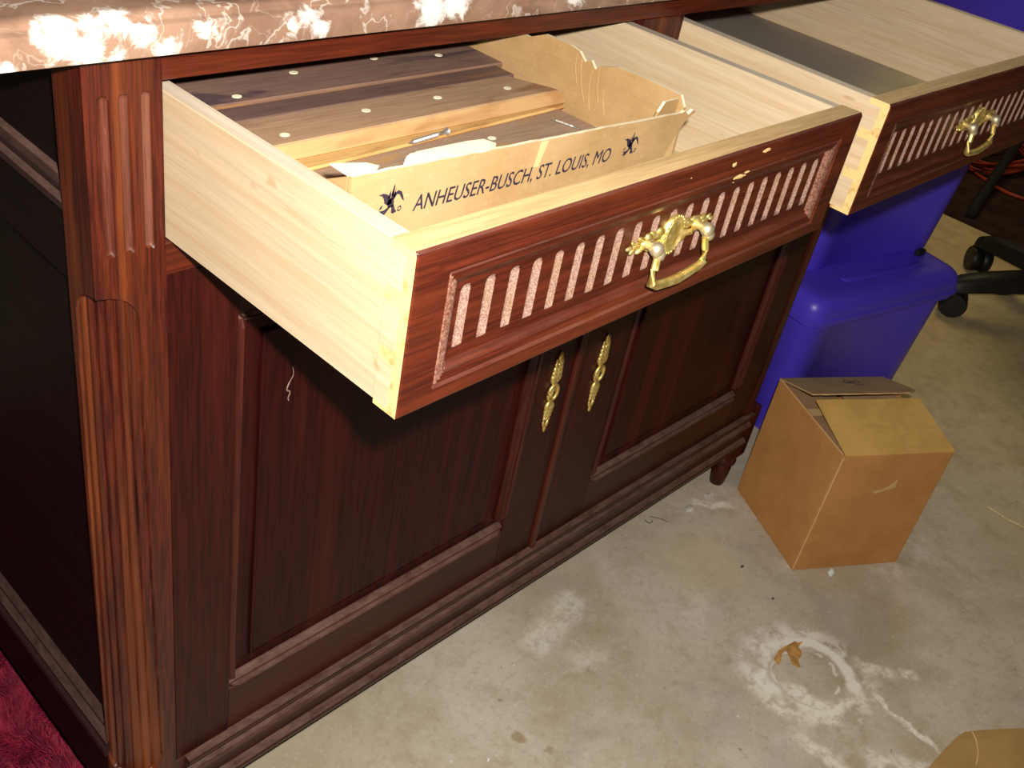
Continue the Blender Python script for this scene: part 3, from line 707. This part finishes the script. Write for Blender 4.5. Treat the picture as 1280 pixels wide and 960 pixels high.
# torn white top ply peeled back over the front wall, and a tape strip
bm = bmesh.new(); outline = [(.056, -.1875), (.140, -.1875), (.149, -.180), (.143, -.173), (.128, -.1715), (.100, -.1720), (.082, -.1725), (.070, -.176)]
vs = [bm.verts.new((x, y, .9757 - .018 * (x - .02) + (.0012 if y > -.18 else .0))) for x, y in outline]; f = bm.faces.new(vs)
r = bmesh.ops.extrude_face_region(bm, geom=[f])
for v in [e for e in r['geom'] if isinstance(e, bmesh.types.BMVert)]: v.co.z -= .0012
frombm('torn_flap', bm, M['torn'], TR, label='pale torn ply peeled back')
bm = bmesh.new(); outline = [(.0164, -.188), (.034, -.187), (.043, -.181), (.038, -.174), (.0164, -.166)]
vs = [bm.verts.new((x, y, .9765)) for x, y in outline]; f = bm.faces.new(vs); r = bmesh.ops.extrude_face_region(bm, geom=[f])
for v in [e for e in r['geom'] if isinstance(e, bmesh.types.BMVert)]: v.co.z -= .0012
frombm('torn_flap', bm, M['torn'], TR, label='pale torn ply peeled back')
bm = bmesh.new(); vs = [bm.verts.new((x, YF - .0003, z)) for x, z in ((.1845, .952), (.1895, .952), (.1955, .9712), (.1880, .9712))]; f = bm.faces.new(vs); r = bmesh.ops.extrude_face_region(bm, geom=[f])
for v in [e for e in r['geom'] if isinstance(e, bmesh.types.BMVert)]: v.co.y += .0006
frombm('tape_strip', bm, M['carton_tape'], TR, label='pale strip where tape was pulled off')
# printed lettering (flat print)
def text_mesh(body, size, off, shear):
    cu = bpy.data.curves.new('lettering', 'FONT'); cu.body = body; cu.size = size; cu.offset = off; cu.shear = shear; cu.resolution_u = 3
    to = bpy.data.objects.new('lettering_source', cu); COL.objects.link(to)
    dg = bpy.context.evaluated_depsgraph_get(); me = bpy.data.meshes.new_from_object(to.evaluated_get(dg))
    V = np.array([v.co[:] for v in me.vertices]); F = [list(p.vertices) for p in me.polygons]
    bpy.data.objects.remove(to); bpy.data.curves.remove(cu); bpy.data.meshes.remove(me)
    return V, F
V, F = text_mesh('ANHEUSER-BUSCH, ST. LOUIS, MO', .0125, .0, .22)
V[:, 0] -= V[:, 0].min(); sx = .2055 / V[:, 0].max()
cap = V[:, 1].max(); sz = .0112 / (cap - 0)
P = np.stack([.0690 + V[:, 0] * sx, np.full(len(V), YF - .0006), .9425 + V[:, 1] * sz - .0012 * V[:, 0] * sx / .2], 1)
n_ = len(P); P = np.concatenate([P + np.array([k, .0001 * q, 0]) for q, k in enumerate((-.00025, .0, .00025))]); F = [[i + n_ * q for i in f] for q in range(3) for f in F]
mesh('lettering', P, F, M['ink'], TR, label='black slanted capital lettering printed on kraft')
def eagle(cx, cz, s):
    bm = bmesh.new(); y = YF - .0006
    def poly(pts):
        try: bm.faces.new([bm.verts.new((cx + (a + .18 * b) * s, y, cz + b * s)) for a, b in pts])
        except ValueError: pass
    poly([(-.02, .10), (-.10, .22), (-.20, .30), (-.38, .36), (-.56, .33), (-.40, .28), (-.30, .16), (-.24, .02), (-.10, -.06)])   # left wing
    poly([(-.10, -.06), (.04, -.04), (.02, .14), (-.02, .16), (-.06, .12)])
    poly([(.02, .10), (.08, .28), (.20, .36), (.34, .30), (.46, .12), (.54, -.04), (.45, .02), (.38, .10), (.28, .22), (.18, .24), (.12, .10)])   # right wing
    poly([(-.10, .14), (.08, .14), (.14, -.02), (.10, -.16), (-.06, -.14), (-.14, .0)])           # breast
    for a, b in ((-.10, .30), (.0, .36), (.09, .30)): poly([(a - .05, b - .14), (a + .05, b - .14), (a + .035, b), (a + .015, b + .04), (a, b + .16), (a - .02, b + .04), (a - .04, b)])
    poly([(-.03, .14), (.05, .14), (.03, .50), (.0, .60), (-.03, .50)])
    poly([(-.02, -.10), (.06, -.10), (-.12, -.34), (-.30, -.46), (-.24, -.36), (-.40, -.34), (-.28, -.28), (-.40, -.20), (-.20, -.20)])   # tail
    poly([(.06, -.08), (.14, -.06), (.24, -.24), (.34, -.34), (.20, -.38), (.12, -.34), (.10, -.22)])
    poly([(-.40, -.16), (-.36, -.04), (-.28, -.02), (-.32, -.14)])
    ring = [(.42 + .075 * math.cos(t), -.26 + .095 * math.sin(t)) for t in np.linspace(0, 2 * PI, 13)[:-1]]; rin = [(.42 + .04 * math.cos(t), -.26 + .05 * math.sin(t)) for t in np.linspace(0, 2 * PI, 13)[:-1]]
    for k in range(12): poly([ring[k], ring[(k + 1) % 12], rin[(k + 1) % 12], rin[k]])
    frombm('eagle_emblem', bm, M['ink'], TR, label='small black printed eagle emblem')
eagle(.0490, .9530, .0215); eagle(.2985, .9500, .0195)

# ------------------------------------------------------------------ planks stacked in the tray
def board(label, c, length, width, z0, z1, ang, mat, plugs=(), slope=0.0, end_cut=0.0):
    bm = bmesh.new(); h = width / 2; L = length / 2
    vs = bmbox(bm, (-L, -h, z0), (L, h, z1), .0012)
    for v in bm.verts:
        if v.co.y < 0 and v.co.z < (z0 + z1) / 2: v.co.y -= slope
        if v.co.x > 0: v.co.x += end_cut * (v.co.y / h)
    R = Matrix.Rotation(ang, 4, 'Z'); loc = Vector((c[0], c[1], z0))
    for v in bm.verts: v.co = R @ v.co + Vector((c[0], c[1], 0))
    o = tag(frombm('plank', bm, mat, None, loc=loc), label, 'plank', 'wooden planks in the cardboard tray')
    for px, py in plugs:
        bm = bmesh.new(); lathe_bm(bm, [(.0042, z1 - .001), (.0040, z1 + .0004), (.0001, z1 + .0005)], (px, py, 0), seg=12); 
        for v in bm.verts: v.co.y = py + (v.co.y - py) * .8
        frombm('dowel_plug', bm, M['plug'], o)
    return o
board('grey-brown plank lying nearest the printed wall of the cardboard tray', (.192, -.1060), .340, .140, .8665, .9235, .03, M['plank_a'], ((.2479, -.0868), (.1618, -.0866)))
board('orange-tan slat wedged under the light brown plank in the cardboard tray', (.196, -.048), .338, .050, .9237, .9268, .055, M['plank_e'])
board('light brown plank with four pale plugs and a sloped front edge, uppermost in the tray', (.196, -.0335), .315, .046, .9270, .9380, .018, M['plank_b'], ((.0706, -.0455), (.1592, -.0295), (.2369, -.0285), (.3173, -.0330)), .007, -.012)
board('narrow dark purple-brown plank between the two wide planks in the tray', (.190, .0040), .328, .0255, .8665, .9370, .012, M['plank_c'])
board('wide purplish plank stained orange at the back of the tray, under the top rail', (.196, .0530), .335, .070, .8665, .9385, .0, M['plank_d'], ((.0787, .0283), (.1525, .0577), (.3122, .0535), (.2442, .0652)))

def screw(label, a, b, r, hr):
    a, b = Vector(a), Vector(b); d = (b - a); L = d.length; q = d.to_track_quat('Z', 'Y').to_matrix().to_4x4(); q.translation = a
    bm = bmesh.new(); prof = [(.0003, 0)]; n = 15
    for k in range(n):
        z = .004 + (L * .72 - .004) * k / n; prof += [(r * .55, z), (r, z + L * .72 / n * .5)]
    prof += [(r * .7, L * .74), (r * .7, L * .93), (hr, L * .985), (hr * .8, L)]
    lathe_bm(bm, prof, (0, 0, 0), 'z', 10)
    for v in bm.verts: v.co = q @ v.co
    tag(frombm('wood_screw', bm, M['screw'], None, True, .9, loc=a), label, 'screw', 'screws on the planks')
screw('silver wood screw lying along the orange-tan slat', (.164, -.0775, .9292), (.2105, -.0715, .9292), .0021, .0036)
screw('small silver screw lying crosswise near the right wall of the tray', (.329, -.0800, .9258), (.337, -.107, .9258), .0014, .0026)

# ------------------------------------------------------------------ stacked plastic storage bins
BU, BV = .2405, .172
BIN = Vector((1.656, .136, 0)); BROT = math.atan2(-.108, .469)
def rrect(a, b, r, n=6, dent=0.0):
    pts = []
    for cx, cy, t0 in ((a - r, b - r, 0), (-a + r, b - r, PI / 2), (-a + r, -b + r, PI), (a - r, -b + r, 3 * PI / 2)):
        for k in range(n + 1):
            t = t0 + PI / 2 * k / n; pts.append((cx + r * math.cos(t), cy + r * math.sin(t)))
    return pts
def tubpts(a, b, r, dent):
    # rounded rectangle whose long and short faces are set back between corner columns
    P = rrect(a, b, r); out = []; n = 7
    for i in range(4):
        seg = P[i * n:(i + 1) * n]; nxt = P[((i + 1) % 4) * n]; out += seg
        p, q = Vector(seg[-1]), Vector(nxt); d = (q - p).normalized(); inw = Vector((-d.y, d.x)); L = (q - p).length
        for s, k in ((.022, 0), (.040, 1), (L - .040, 1), (L - .022, 0)):
            v = p + d * s + inw * (dent * k); out.append((v.x, v.y))
    return out
def loft(bm, layers, cap0=True, cap1=True):
    R = [[bm.verts.new((x, y, z)) for x, y in P] for P, z in layers]; n = len(R[0])
    for A, B in zip(R, R[1:]):
        for i in range(n): bm.faces.new([A[i], A[(i + 1) % n], B[(i + 1) % n], B[i]])
    if cap0: bm.faces.new(R[0][::-1])
    if cap1: bm.faces.new(R[-1])
def local(o, parent): o.parent = parent; o.location = (0, 0, 0); return o
def make_bin():
    t = bpy.data.objects.new('storage_bin', None); COL.objects.link(t)
    t['category'] = 'storage bin'; t['group'] = 'stacked blue plastic bins'
    bm = bmesh.new()
    loft(bm, [(tubpts(BU - .040, BV - .036, .03, .008), 0), (tubpts(BU - .037, BV - .033, .034, .009), .006), (tubpts(BU - .018, BV - .016, .036, .010), .285), (tubpts(BU - .012, BV - .010, .036, .004), .290), (tubpts(BU - .006, BV - .004, .036, .0), .294), (tubpts(BU - .006, BV - .004, .036, 0), .304)])
    local(frombm('tub', bm, M['blue'], None, True, .7, loc=(0, 0, 0)), t)
    bm = bmesh.new(); R = lambda i, r: rrect(BU - i, BV - i, r)
    loft(bm, [(R(.003, .036), .3045), (R(-.002, .038), .306), (R(-.002, .038), .312), (R(.001, .037), .3135), (R(.001, .037), .322), (R(.003, .036), .334), (R(.008, .034), .345), (R(.016, .03), .352), (R(.030, .026), .356), (R(.046, .022), .357)])
    # raised grip bar near the front edge of the lid
    local(frombm('lid', bm, M['blue'], None, True, .5, loc=(0, 0, 0)), t)
    bm = bmesh.new(); bmbox(bm, (-.11, -BV + .052, .350), (.15, -BV + .070, .3605), .004, 2)
    local(frombm('lid_grip', bm, M['blue'], None, True, .5, loc=(0, 0, 0)), t)
    for s in (1,):
        bm = bmesh.new(); bmbox(bm, (.162, -BV + .088, .3572), (.190, -BV + .099, .372), .004, 2)
        local(frombm('latch', bm, M['black'], None, loc=(0, 0, 0), label='black latch'), t)
    return t
b0 = make_bin(); bins = [b0]
for k in range(2):
    c = b0.copy(); COL.objects.link(c)
    for ch in [q for q in b0.children if q.name in ('tub', 'lid')]:
        d = ch.copy(); COL.objects.link(d); d.parent = c
    bins.append(c)
for k, (c, lab) in enumerate(zip(bins, ('blue plastic storage bin standing on the floor behind the carton, lid visible', 'blue plastic storage bin standing on the lid of the lowest bin, under the far drawer', 'blue plastic storage bin at the top of the stack, seen above the far drawer'))):
    c.location = BIN + Vector((.0, 0, .3575 * k)); c.rotation_euler = (0, 0, BROT); c['label'] = lab
for c in bins[1:]: c.location += Vector((.046, .066, 0))

# ------------------------------------------------------------------ square carton on the floor, flaps closed loosely
P0 = Vector((1.1116, -.2134, 0)); E1 = Vector((.1947, -.1142, 0)); E2 = Vector((.1077, .1961, 0)); CH = .2700
CT = thing('carton', 'closed brown square cardboard carton on the floor beside the sideboard foot', 'box', P0 + E1 / 2 + E2 / 2)
e1 = E1.normalized(); e2 = E2.normalized(); L1, L2 = E1.length, E2.length; TH = .0035
FR = Matrix(((e1.x, e2.x, 0, P0.x), (e1.y, e2.y, 0, P0.y), (0, 0, 1, 0), (0, 0, 0, 1)))
def cbox(name, a, b, mat, bev=.0012, seg=2, parent=CT, M4=None, label=None):
    bm = bmesh.new(); bmbox(bm, a, b, bev, seg)
    for v in bm.verts:
        if M4 is not None: v.co = M4 @ v.co
        v.co = FR @ v.co
    return frombm(name, bm, mat, parent, label=label)
cbox('carton_wall', (0, 0, 0), (L1, TH, CH), M['carton']); cbox('carton_wall', (0, TH, 0), (TH, L2, CH), M['carton'])
cbox('carton_wall', (TH, L2 - TH, 0), (L1, L2, CH), M['carton']); cbox('carton_wall', (L1 - TH, TH, 0), (L1, L2 - TH, CH), M['carton'])
cbox('carton_base', (TH, TH, .0005), (L1 - TH, L2 - TH, .004), M['carton'], 0)
def flap(name, poly, z0, tilt, mat, label):
    # outline in the box's own (u,v); tilt(u,v) gives the height
    bm = bmesh.new(); vs = [bm.verts.new((u, v, z0 + tilt(u, v))) for u, v in poly]; f = bm.faces.new(vs)
    r = bmesh.ops.extrude_face_region(bm, geom=[f])
    for v in [e for e in r['geom'] if isinstance(e, bmesh.types.BMVert)]: v.co.z -= .003
    for v in bm.verts: v.co = FR @ v.co
    return frombm(name, bm, mat, CT, label=label)
jag = lambda a, b, n, amp: [(a[0] + (b[0] - a[0]) * k / n + random.uniform(-amp, amp), a[1] + (b[1] - a[1]) * k / n + random.uniform(-amp, amp)) for k in range(n + 1)]
# inner side flaps
flap('carton_flap', [(.004, .006), (.104, .012), (.104, L2 - .012), (.004, L2 - .006)], CH - .005, lambda u, v: -.010 * u / .1, M['carton_in'], 'grey-brown inner flap')
flap('carton_flap', [(L1 - .004, .006), (L1 - .104, .012), (L1 - .104, L2 - .012), (L1 - .004, L2 - .006)], CH - .005, lambda u, v: -.012 * (L1 - u) / .1, M['carton_in'], 'grey-brown inner flap')
cbox('tape_strip', (.002, .118, CH - .0052), (.075, .136, CH - .0043), M['carton_tape'], 0, label='pale tape across the inner flap', M4=Matrix.Rotation(0, 4, 'X'))
# front flap, almost closed, paler on top
fp = [(.004, .0005), (L1 + .001, .0005)] + jag((.2150, .1125), (.0005, .1135), 18, .0010)
flap('carton_flap', fp, CH + .0015, lambda u, v: .0315 * v / .113 + .004 * math.sin(min(1, v / .113) * PI), M['carton_flap'], 'pale tan front flap')
bp = [(.0, L2)] + [(L1 * .5, L2 + .001), (L1, L2 + .001), (.215, .128)] + jag((.190, .1125), (-.012, .1135), 22, .0014)
tl = lambda u, v: .0455 * (L2 - v) / .111
flap('carton_flap', bp, CH + .001, tl, M['carton_back'], 'ragged back flap with pen scribble')
def pen(pts):
    bm = bmesh.new(); tube_bm(bm, smooth_path([FR @ Vector((u, v, CH + .0014 + tl(u, v))) for u, v in pts], 4), .0009, 5, flat=.4); frombm('pen_mark', bm, M['pen'], CT)
pen([(.112, .192), (.120, .200), (.126, .193), (.118, .186), (.112, .190)]); pen([(.128, .186), (.136, .196), (.143, .190), (.136, .182), (.128, .186)]); pen([(.110, .182), (.124, .178), (.120, .170), (.132, .166)]); pen([(.104, .186), (.115, .184), (.128, .188)])
# pale torn patch on the front wall
bm = bmesh.new(); pts = [(.092, .186), (.112, .190), (.122, .196), (.134, .212), (.136, .193), (.120, .188), (.100, .181)]
vs = [bm.verts.new((u, -.0006, z)) for u, z in pts]; f = bm.faces.new(vs); r = bmesh.ops.extrude_face_region(bm, geom=[f])
for v in [e for e in r['geom'] if isinstance(e, bmesh.types.BMVert)]: v.co.y += .001
for v in bm.verts: v.co = FR @ v.co
frombm('torn_patch', bm, M['carton_tape'], CT, label='pale torn patch')
for A, B in (((0, 0), (0, 0)),):
    bm = bmesh.new(); tube_bm(bm, [FR @ Vector((.0012, .0012, .004)), FR @ Vector((.0012, .0012, CH - .004))], .0018, 8); frombm('worn_edge', bm, M['carton_edge'], CT, label='pale worn corner edge')
bm = bmesh.new(); tube_bm(bm, [FR @ Vector((.0015, .006, CH - .001)), FR @ Vector((.0015, L2 - .004, CH - .001))], .0019, 8); frombm('worn_edge', bm, M['carton_edge'], CT, label='pale worn top edge')

# ------------------------------------------------------------------ second carton, only its folded-out flap reaches into the frame
C2 = thing('carton', 'brown cardboard carton with a round-cornered flap in the bottom right corner', 'box', (.890, -.840, 0))
R2 = Matrix.Translation((.890, -.840, 0)) @ Matrix.Rotation(math.radians(-18), 4, 'Z')
def c2box(name, a, b):
    bm = bmesh.new(); bmbox(bm, a, b, .0015, 2)
    for v in bm.verts: v.co = R2 @ v.co
    frombm(name, bm, M['carton'], C2)
hx, hy, hh = .15, .115, .2463
c2box('carton_wall', (-hx, -hy, 0), (hx, -hy + .004, hh)); c2box('carton_wall', (-hx, hy - .004, 0), (hx, hy, hh)); c2box('carton_wall', (-hx, -hy + .004, 0), (-hx + .004, hy - .004, hh)); c2box('carton_wall', (hx - .004, -hy + .004, 0), (hx, hy - .004, hh)); c2box('carton_base', (-hx + .004, -hy + .004, .0005), (hx - .004, hy - .004, .004))
poly = [(.640, -.5885), (.700, -.5905), (.735, -.5930), (.752, -.5970), (.772, -.6095), (.800, -.629), (.8245, -.6475), (.93, -.725), (1.02, -.80), (.97, -.875), (.78, -.84), (.60, -.70)]
bm = bmesh.new(); vs = [bm.verts.new((x, y, .2495)) for x, y in poly]; f = bm.faces.new(vs); r = bmesh.ops.extrude_face_region(bm, geom=[f])
for v in [e for e in r['geom'] if isinstance(e, bmesh.types.BMVert)]: v.co.z -= .003
frombm('carton_flap', bm, M['carton_dull'], C2)
bm = bmesh.new(); bmbox(bm, (-hx + .001, -hy + .001, hh - .004), (hx - .001, hy - .001, hh - .001), 0)
for v in bm.verts: v.co = R2 @ v.co
frombm('carton_flap', bm, M['carton_dull'], C2)
bm = bmesh.new(); tube_bm(bm, smooth_path([(.715, -.628, .2494), (.735, -.622, .2494), (.752, -.612, .2494), (.760, -.6035, .2494)], 4), .0006, 5); frombm('crease', bm, M['carton_tape'], C2)

# ------------------------------------------------------------------ office chair (its star base shows beyond the bins)
CC = Vector((2.640, -.150, 0))
CHR = thing('office_chair', 'black office chair on a five-armed caster base beyond the blue bins', 'chair', CC)
angs = [138 - 72 * k for k in range(5)]
for a in angs:
    t = math.radians(a); d = Vector((math.cos(t), math.sin(t), 0)); pp = Vector((-d.y, d.x, 0))
    bm = bmesh.new(); rings = []
    for s, h, w, th in ((.02, .142, .040, .066), (.12, .130, .036, .058), (.24, .112, .033, .050), (.315, .096, .030, .042), (.338, .088, .020, .030)):
        c = CC + d * s; rings.append([bm.verts.new(c + pp * (w * x) + Vector((0, 0, h + th * (y - .5)))) for x, y in ((-1, .1), (-.8, .85), (-.4, 1), (.4, 1), (.8, .85), (1, .1), (.7, 0), (-.7, 0))])
    for A, B in zip(rings, rings[1:]):
        for i in range(8): bm.faces.new([A[i], A[(i + 1) % 8], B[(i + 1) % 8], B[i]])
    bm.faces.new(rings[0][::-1]); bm.faces.new(rings[-1])
    arm = frombm('base_arm', bm, M['chairblk'], CHR, True, .8)
    bm = bmesh.new(); c = CC + d * .315 + Vector((0, 0, .038)); sw = t + 1.1; ax = Vector((math.cos(sw), math.sin(sw), 0)); Q = ax.to_track_quat('Z', 'Y').to_matrix()
    for k in (-1, 1):
        n0 = len(bm.verts); lathe_bm(bm, [(.010, -.014), (.034, -.014), (.038, -.009), (.038, .009), (.034, .014), (.010, .014)], (0, 0, 0), 'z', 18)
        bm.verts.ensure_lookup_table()
        for v in bm.verts[n0:]: v.co = Q @ v.co + c + ax * (.0165 * k)
    lathe_bm(bm, [(.008, .0), (.008, .050)], (c.x, c.y, c.z), 'z', 10)
    frombm('caster', bm, M['black'], CHR, True, .8)
bm = bmesh.new(); lathe_bm(bm, [(.045, .095), (.050, .105), (.050, .150), (.040, .160), (.027, .165), (.027, .30), (.022, .302), (.022, .43), (.09, .435), (.09, .45)], (CC.x, CC.y, 0), seg=24); frombm('gas_column', bm, M['chairblk'], CHR, True, .7)
bm = bmesh.new(); loft(bm, [(rrect(.20, .20, .07), .451), (rrect(.235, .235, .09), .465), (rrect(.245, .245, .09), .50), (rrect(.235, .235, .09), .525), (rrect(.20, .20, .08), .535)])
for v in bm.verts: v.co = Matrix.Rotation(math.radians(25), 3, 'Z') @ v.co + CC
frombm('seat', bm, M['fabric'], CHR, True, .9)
bm = bmesh.new(); bmbox(bm, (.20, -.20, .60), (.26, .20, 1.08), .028, 3); bmbox(bm, (.225, -.035, .44), (.245, .035, .64), .006)
for v in bm.verts: v.co = Matrix.Rotation(math.radians(-55), 3, 'Z') @ v.co + CC
frombm('backrest', bm, M['fabric'], CHR, True, .9)

# ------------------------------------------------------------------ dark mat, orange cord, black pole far right
m_ = [(3.10, -.9), (3.10, 1.5), (4.9, 1.5), (4.9, -.9)]
tag(sheet('floor_mat', m_, .012, .0115, M['mat'], loc=(3.1, 0, 0)), 'dark brown mat lying on the floor at the far right behind the chair', 'mat')
pts = []
for k in range(0, 5 * 24):
    t = 2 * PI * k / 24; r = .17 + .035 * math.sin(k * .37) + .02 * math.cos(k * .11)
    pts.append((3.84 + r * 1.35 * math.cos(t), .535 + r * .85 * math.sin(t), .018 + .0022 * k / 6 + .006 * math.sin(k * .8)))
pts += [(3.66, .58, .03), (3.585, .50, .019), (3.55, .43, .019), (3.51, .34, .019), (3.53, .26, .019), (3.60, .12, .019), (3.75, -.05, .019)]
bm = bmesh.new(); tube_bm(bm, smooth_path(pts, 2), .0062, 8)
tag(frombm('extension_cord', bm, M['cord'], None, True, 1.2, loc=(3.86, .5, .012)), 'orange extension cord coiled on the dark mat at the far right', 'cord')
PL = thing('black_pole', 'thick black pole lying across the dark mat beside the orange cord', 'pole', (3.2, .33, .034))
A, B = Vector((3.135, .316, .034)), Vector((3.98, .488, .125)); bm = bmesh.new(); tube_bm(bm, [A, A + (B - A) * .5, B], .0185, 14); frombm('shaft', bm, M['chairblk'], PL, True, .8)
bm = bmesh.new(); tube_bm(bm, [A + (B - A) * .36, A + (B - A) * .40], .0200, 14); frombm('collar', bm, M['black'], PL, True, .8)

# ------------------------------------------------------------------ red shag rug by the left side
RG = thing('shag_rug', 'dark red shag rug on the floor along the left side of the sideboard', 'rug', (-.40, .55, 0))
sheet('backing', [(-.85, .085), (.02, .085), (.02, .412), (-.0545, .412), (-.0545, .468), (.02, .468), (.02, 1.0), (-.85, 1.0)], .008, .0079, M['rug'], RG)
rng = np.random.default_rng(3); N = 15000
bx_ = rng.uniform(-.34, .02, N); by_ = rng.uniform(.085, .70, N); by_ = np.where((by_ > .408) & (by_ < .470) & (bx_ > -.058), by_ - .10, by_); V = np.zeros((N, 5, 3)); an = rng.uniform(0, 2 * PI, N); ln = rng.uniform(.024, .040, N); le = rng.uniform(.4, 1.0, N)
cl = np.sin(bx_ * 60) + np.sin(by_ * 47 + bx_ * 30); an = an * .35 + cl * 1.6
dx, dy = np.cos(an), np.sin(an); w = .0011
V[:, 0] = np.stack([bx_ - dy * w, by_ + dx * w, np.full(N, .007)], 1); V[:, 1] = np.stack([bx_ + dy * w, by_ - dx * w, np.full(N, .007)], 1)
mx, my, mz = bx_ + dx * ln * .35 * le, by_ + dy * ln * .35 * le, .007 + ln * .62
V[:, 2] = np.stack([mx + dy * w, my - dx * w, mz], 1); V[:, 3] = np.stack([mx - dy * w, my + dx * w, mz], 1)
V[:, 4] = np.stack([bx_ + dx * ln * le, by_ + dy * ln * le, .007 + ln * .78], 1)
b = np.arange(N) * 5; Fq = np.stack([b, b + 1, b + 2, b + 3], 1).tolist() + np.stack([b + 3, b + 2, b + 4], 1).tolist()
pile = mesh('pile', V.reshape(-1, 3), Fq, M['rug'], RG); pile['kind'] = 'stuff'

# ------------------------------------------------------------------ litter on the concrete
lp = [(0.8942, -0.319), (0.9, -0.3067), (0.9209, -0.3023), (0.9373, -0.3044), (0.954, -0.3071), (0.964, -0.3082), (0.964, -0.3134), (0.9744, -0.3181), (0.9574, -0.3196), (0.9545, -0.3277), (0.9451, -0.3334), (0.9328, -0.3338), (0.924, -0.3397), (0.9188, -0.3469), (0.9133, -0.3335), (0.9214, -0.3238), (0.9293, -0.3142), (0.9287, -0.3091), (0.9201, -0.3093), (0.9054, -0.3171)]
tag(sheet('dry_leaf', lp, .0012, .0006, M['leaf'], bendf=lambda p: Vector((p.x, p.y, p.z + .0025 * (math.sin(p.x * 90) + 1) * .5)), loc=(.93, -.315, 0)), 'brown dry lobed leaf lying in the white ring stain on the floor', 'leaf')
def lump(name, c, r, sc, mat, label, cat, group=None, amp=.35, seed=1):
    random.seed(seed); bm = bmesh.new(); bmesh.ops.create_icosphere(bm, subdivisions=2, radius=1)
    for v in bm.verts:
        k = 1 + random.uniform(-amp, amp); v.co = Vector((v.co.x * r * sc[0] * k, v.co.y * r * sc[1] * k, v.co.z * r * sc[2] * k))
    lo = min(v.co.z for v in bm.verts)
    for v in bm.verts: v.co += Vector((c[0], c[1], -lo))
    return tag(frombm(name, bm, mat, None, True, .9, loc=(c[0], c[1], 0)), label, cat, group)
lump('foam_crumb', (1.1640, -.2640), .0078, (1.1, .9, .8), M['foam'], 'white foam crumb on the floor at the front of the carton', 'foam', amp=.22)
lump('plaster_crumb', (1.2165, -.0400 - .012), .0030, (1, 1, .8), M['lint'], 'tiny white crumb by the left corner of the carton', 'debris', seed=2)
lump('lint_tuft', (1.150, .003), .0085, (1.3, .7, .25), M['lint'], 'pale lint tuft on the floor nearest the turned foot', 'lint', amp=.5, seed=3)
lump('lint_tuft', (1.082, .0050), .0085, (1.2, .8, .25), M['lint'], 'pale lint tuft on the floor beside the bent wire', 'lint', amp=.5, seed=4)
for k, (x, y, r, lab) in enumerate(((1.575, -.190, .0055, 'pale wood chip on the floor right of the carton flap'), (1.73, -.135, .006, 'pale chip on the warm-lit floor by the lowest blue bin'), (1.470, -.392, .0035, 'small pale chip on the floor between the carton and the white cord'))):
    lump('floor_chip', (x, y), r, (1.5, .7, .4), M['lint'], lab, 'debris', amp=.3, seed=10 + k)
for k, (x, y, r, lab) in enumerate(((1.0180, -.2300, .0023, 'dark speck on the floor on the faint crack in front of the carton'), (1.040, -.150, .0033, 'dark flat crumb on the floor left of the carton'), (.8320, -.5720, .0039, 'dark crumb on the floor near the bottom edge of the frame'), (.873, -.574, .0033, 'dark crumb beside the near carton flap'))):
    lump('grit_crumb', (x, y), r, (1.4, .8, .3), M['grit'], lab, 'debris', amp=.4, seed=20 + k)
# bits of wire and stem
bm = bmesh.new(); tube_bm(bm, smooth_path([(1.000, .036, .001), (1.010, .022, .0025), (1.018, .006, .001)], 5), .0006, 6)
tag(frombm('straight_wire', bm, M['wire'], None, loc=(1.01, .02, 0)), 'thin dark straight wire poking out from under the base moulding', 'wire')
bm = bmesh.new(); tube_bm(bm, smooth_path([(.985, .036, .001), (.984, .028, .001), (.990, .024, .001), (.998, .027, .001)], 5), .0006, 6)
tag(frombm('bent_wire', bm, M['wire'], None, loc=(.985, .03, 0)), 'thin dark hooked wire poking out from under the base moulding', 'wire')
# pale twisted cord at the right edge
pts = smooth_path([(1.6397, -.3727, .003), (1.6385, -.395, .003), (1.637, -.4178, .003), (1.641, -.4380, .003), (1.6428, -.4535, .003), (1.650, -.48, .003), (1.665, -.52, .003)], 10)
bm = bmesh.new(); tube_bm(bm, pts, [.0022 + .0010 * math.sin(k * 1.7) for k in range(len(pts))], 7)
tag(frombm('twisted_cord', bm, M['rope'], None, True, .9, loc=(1.64, -.42, 0)), 'thin pale twisted cord lying on the floor near the right edge', 'string')
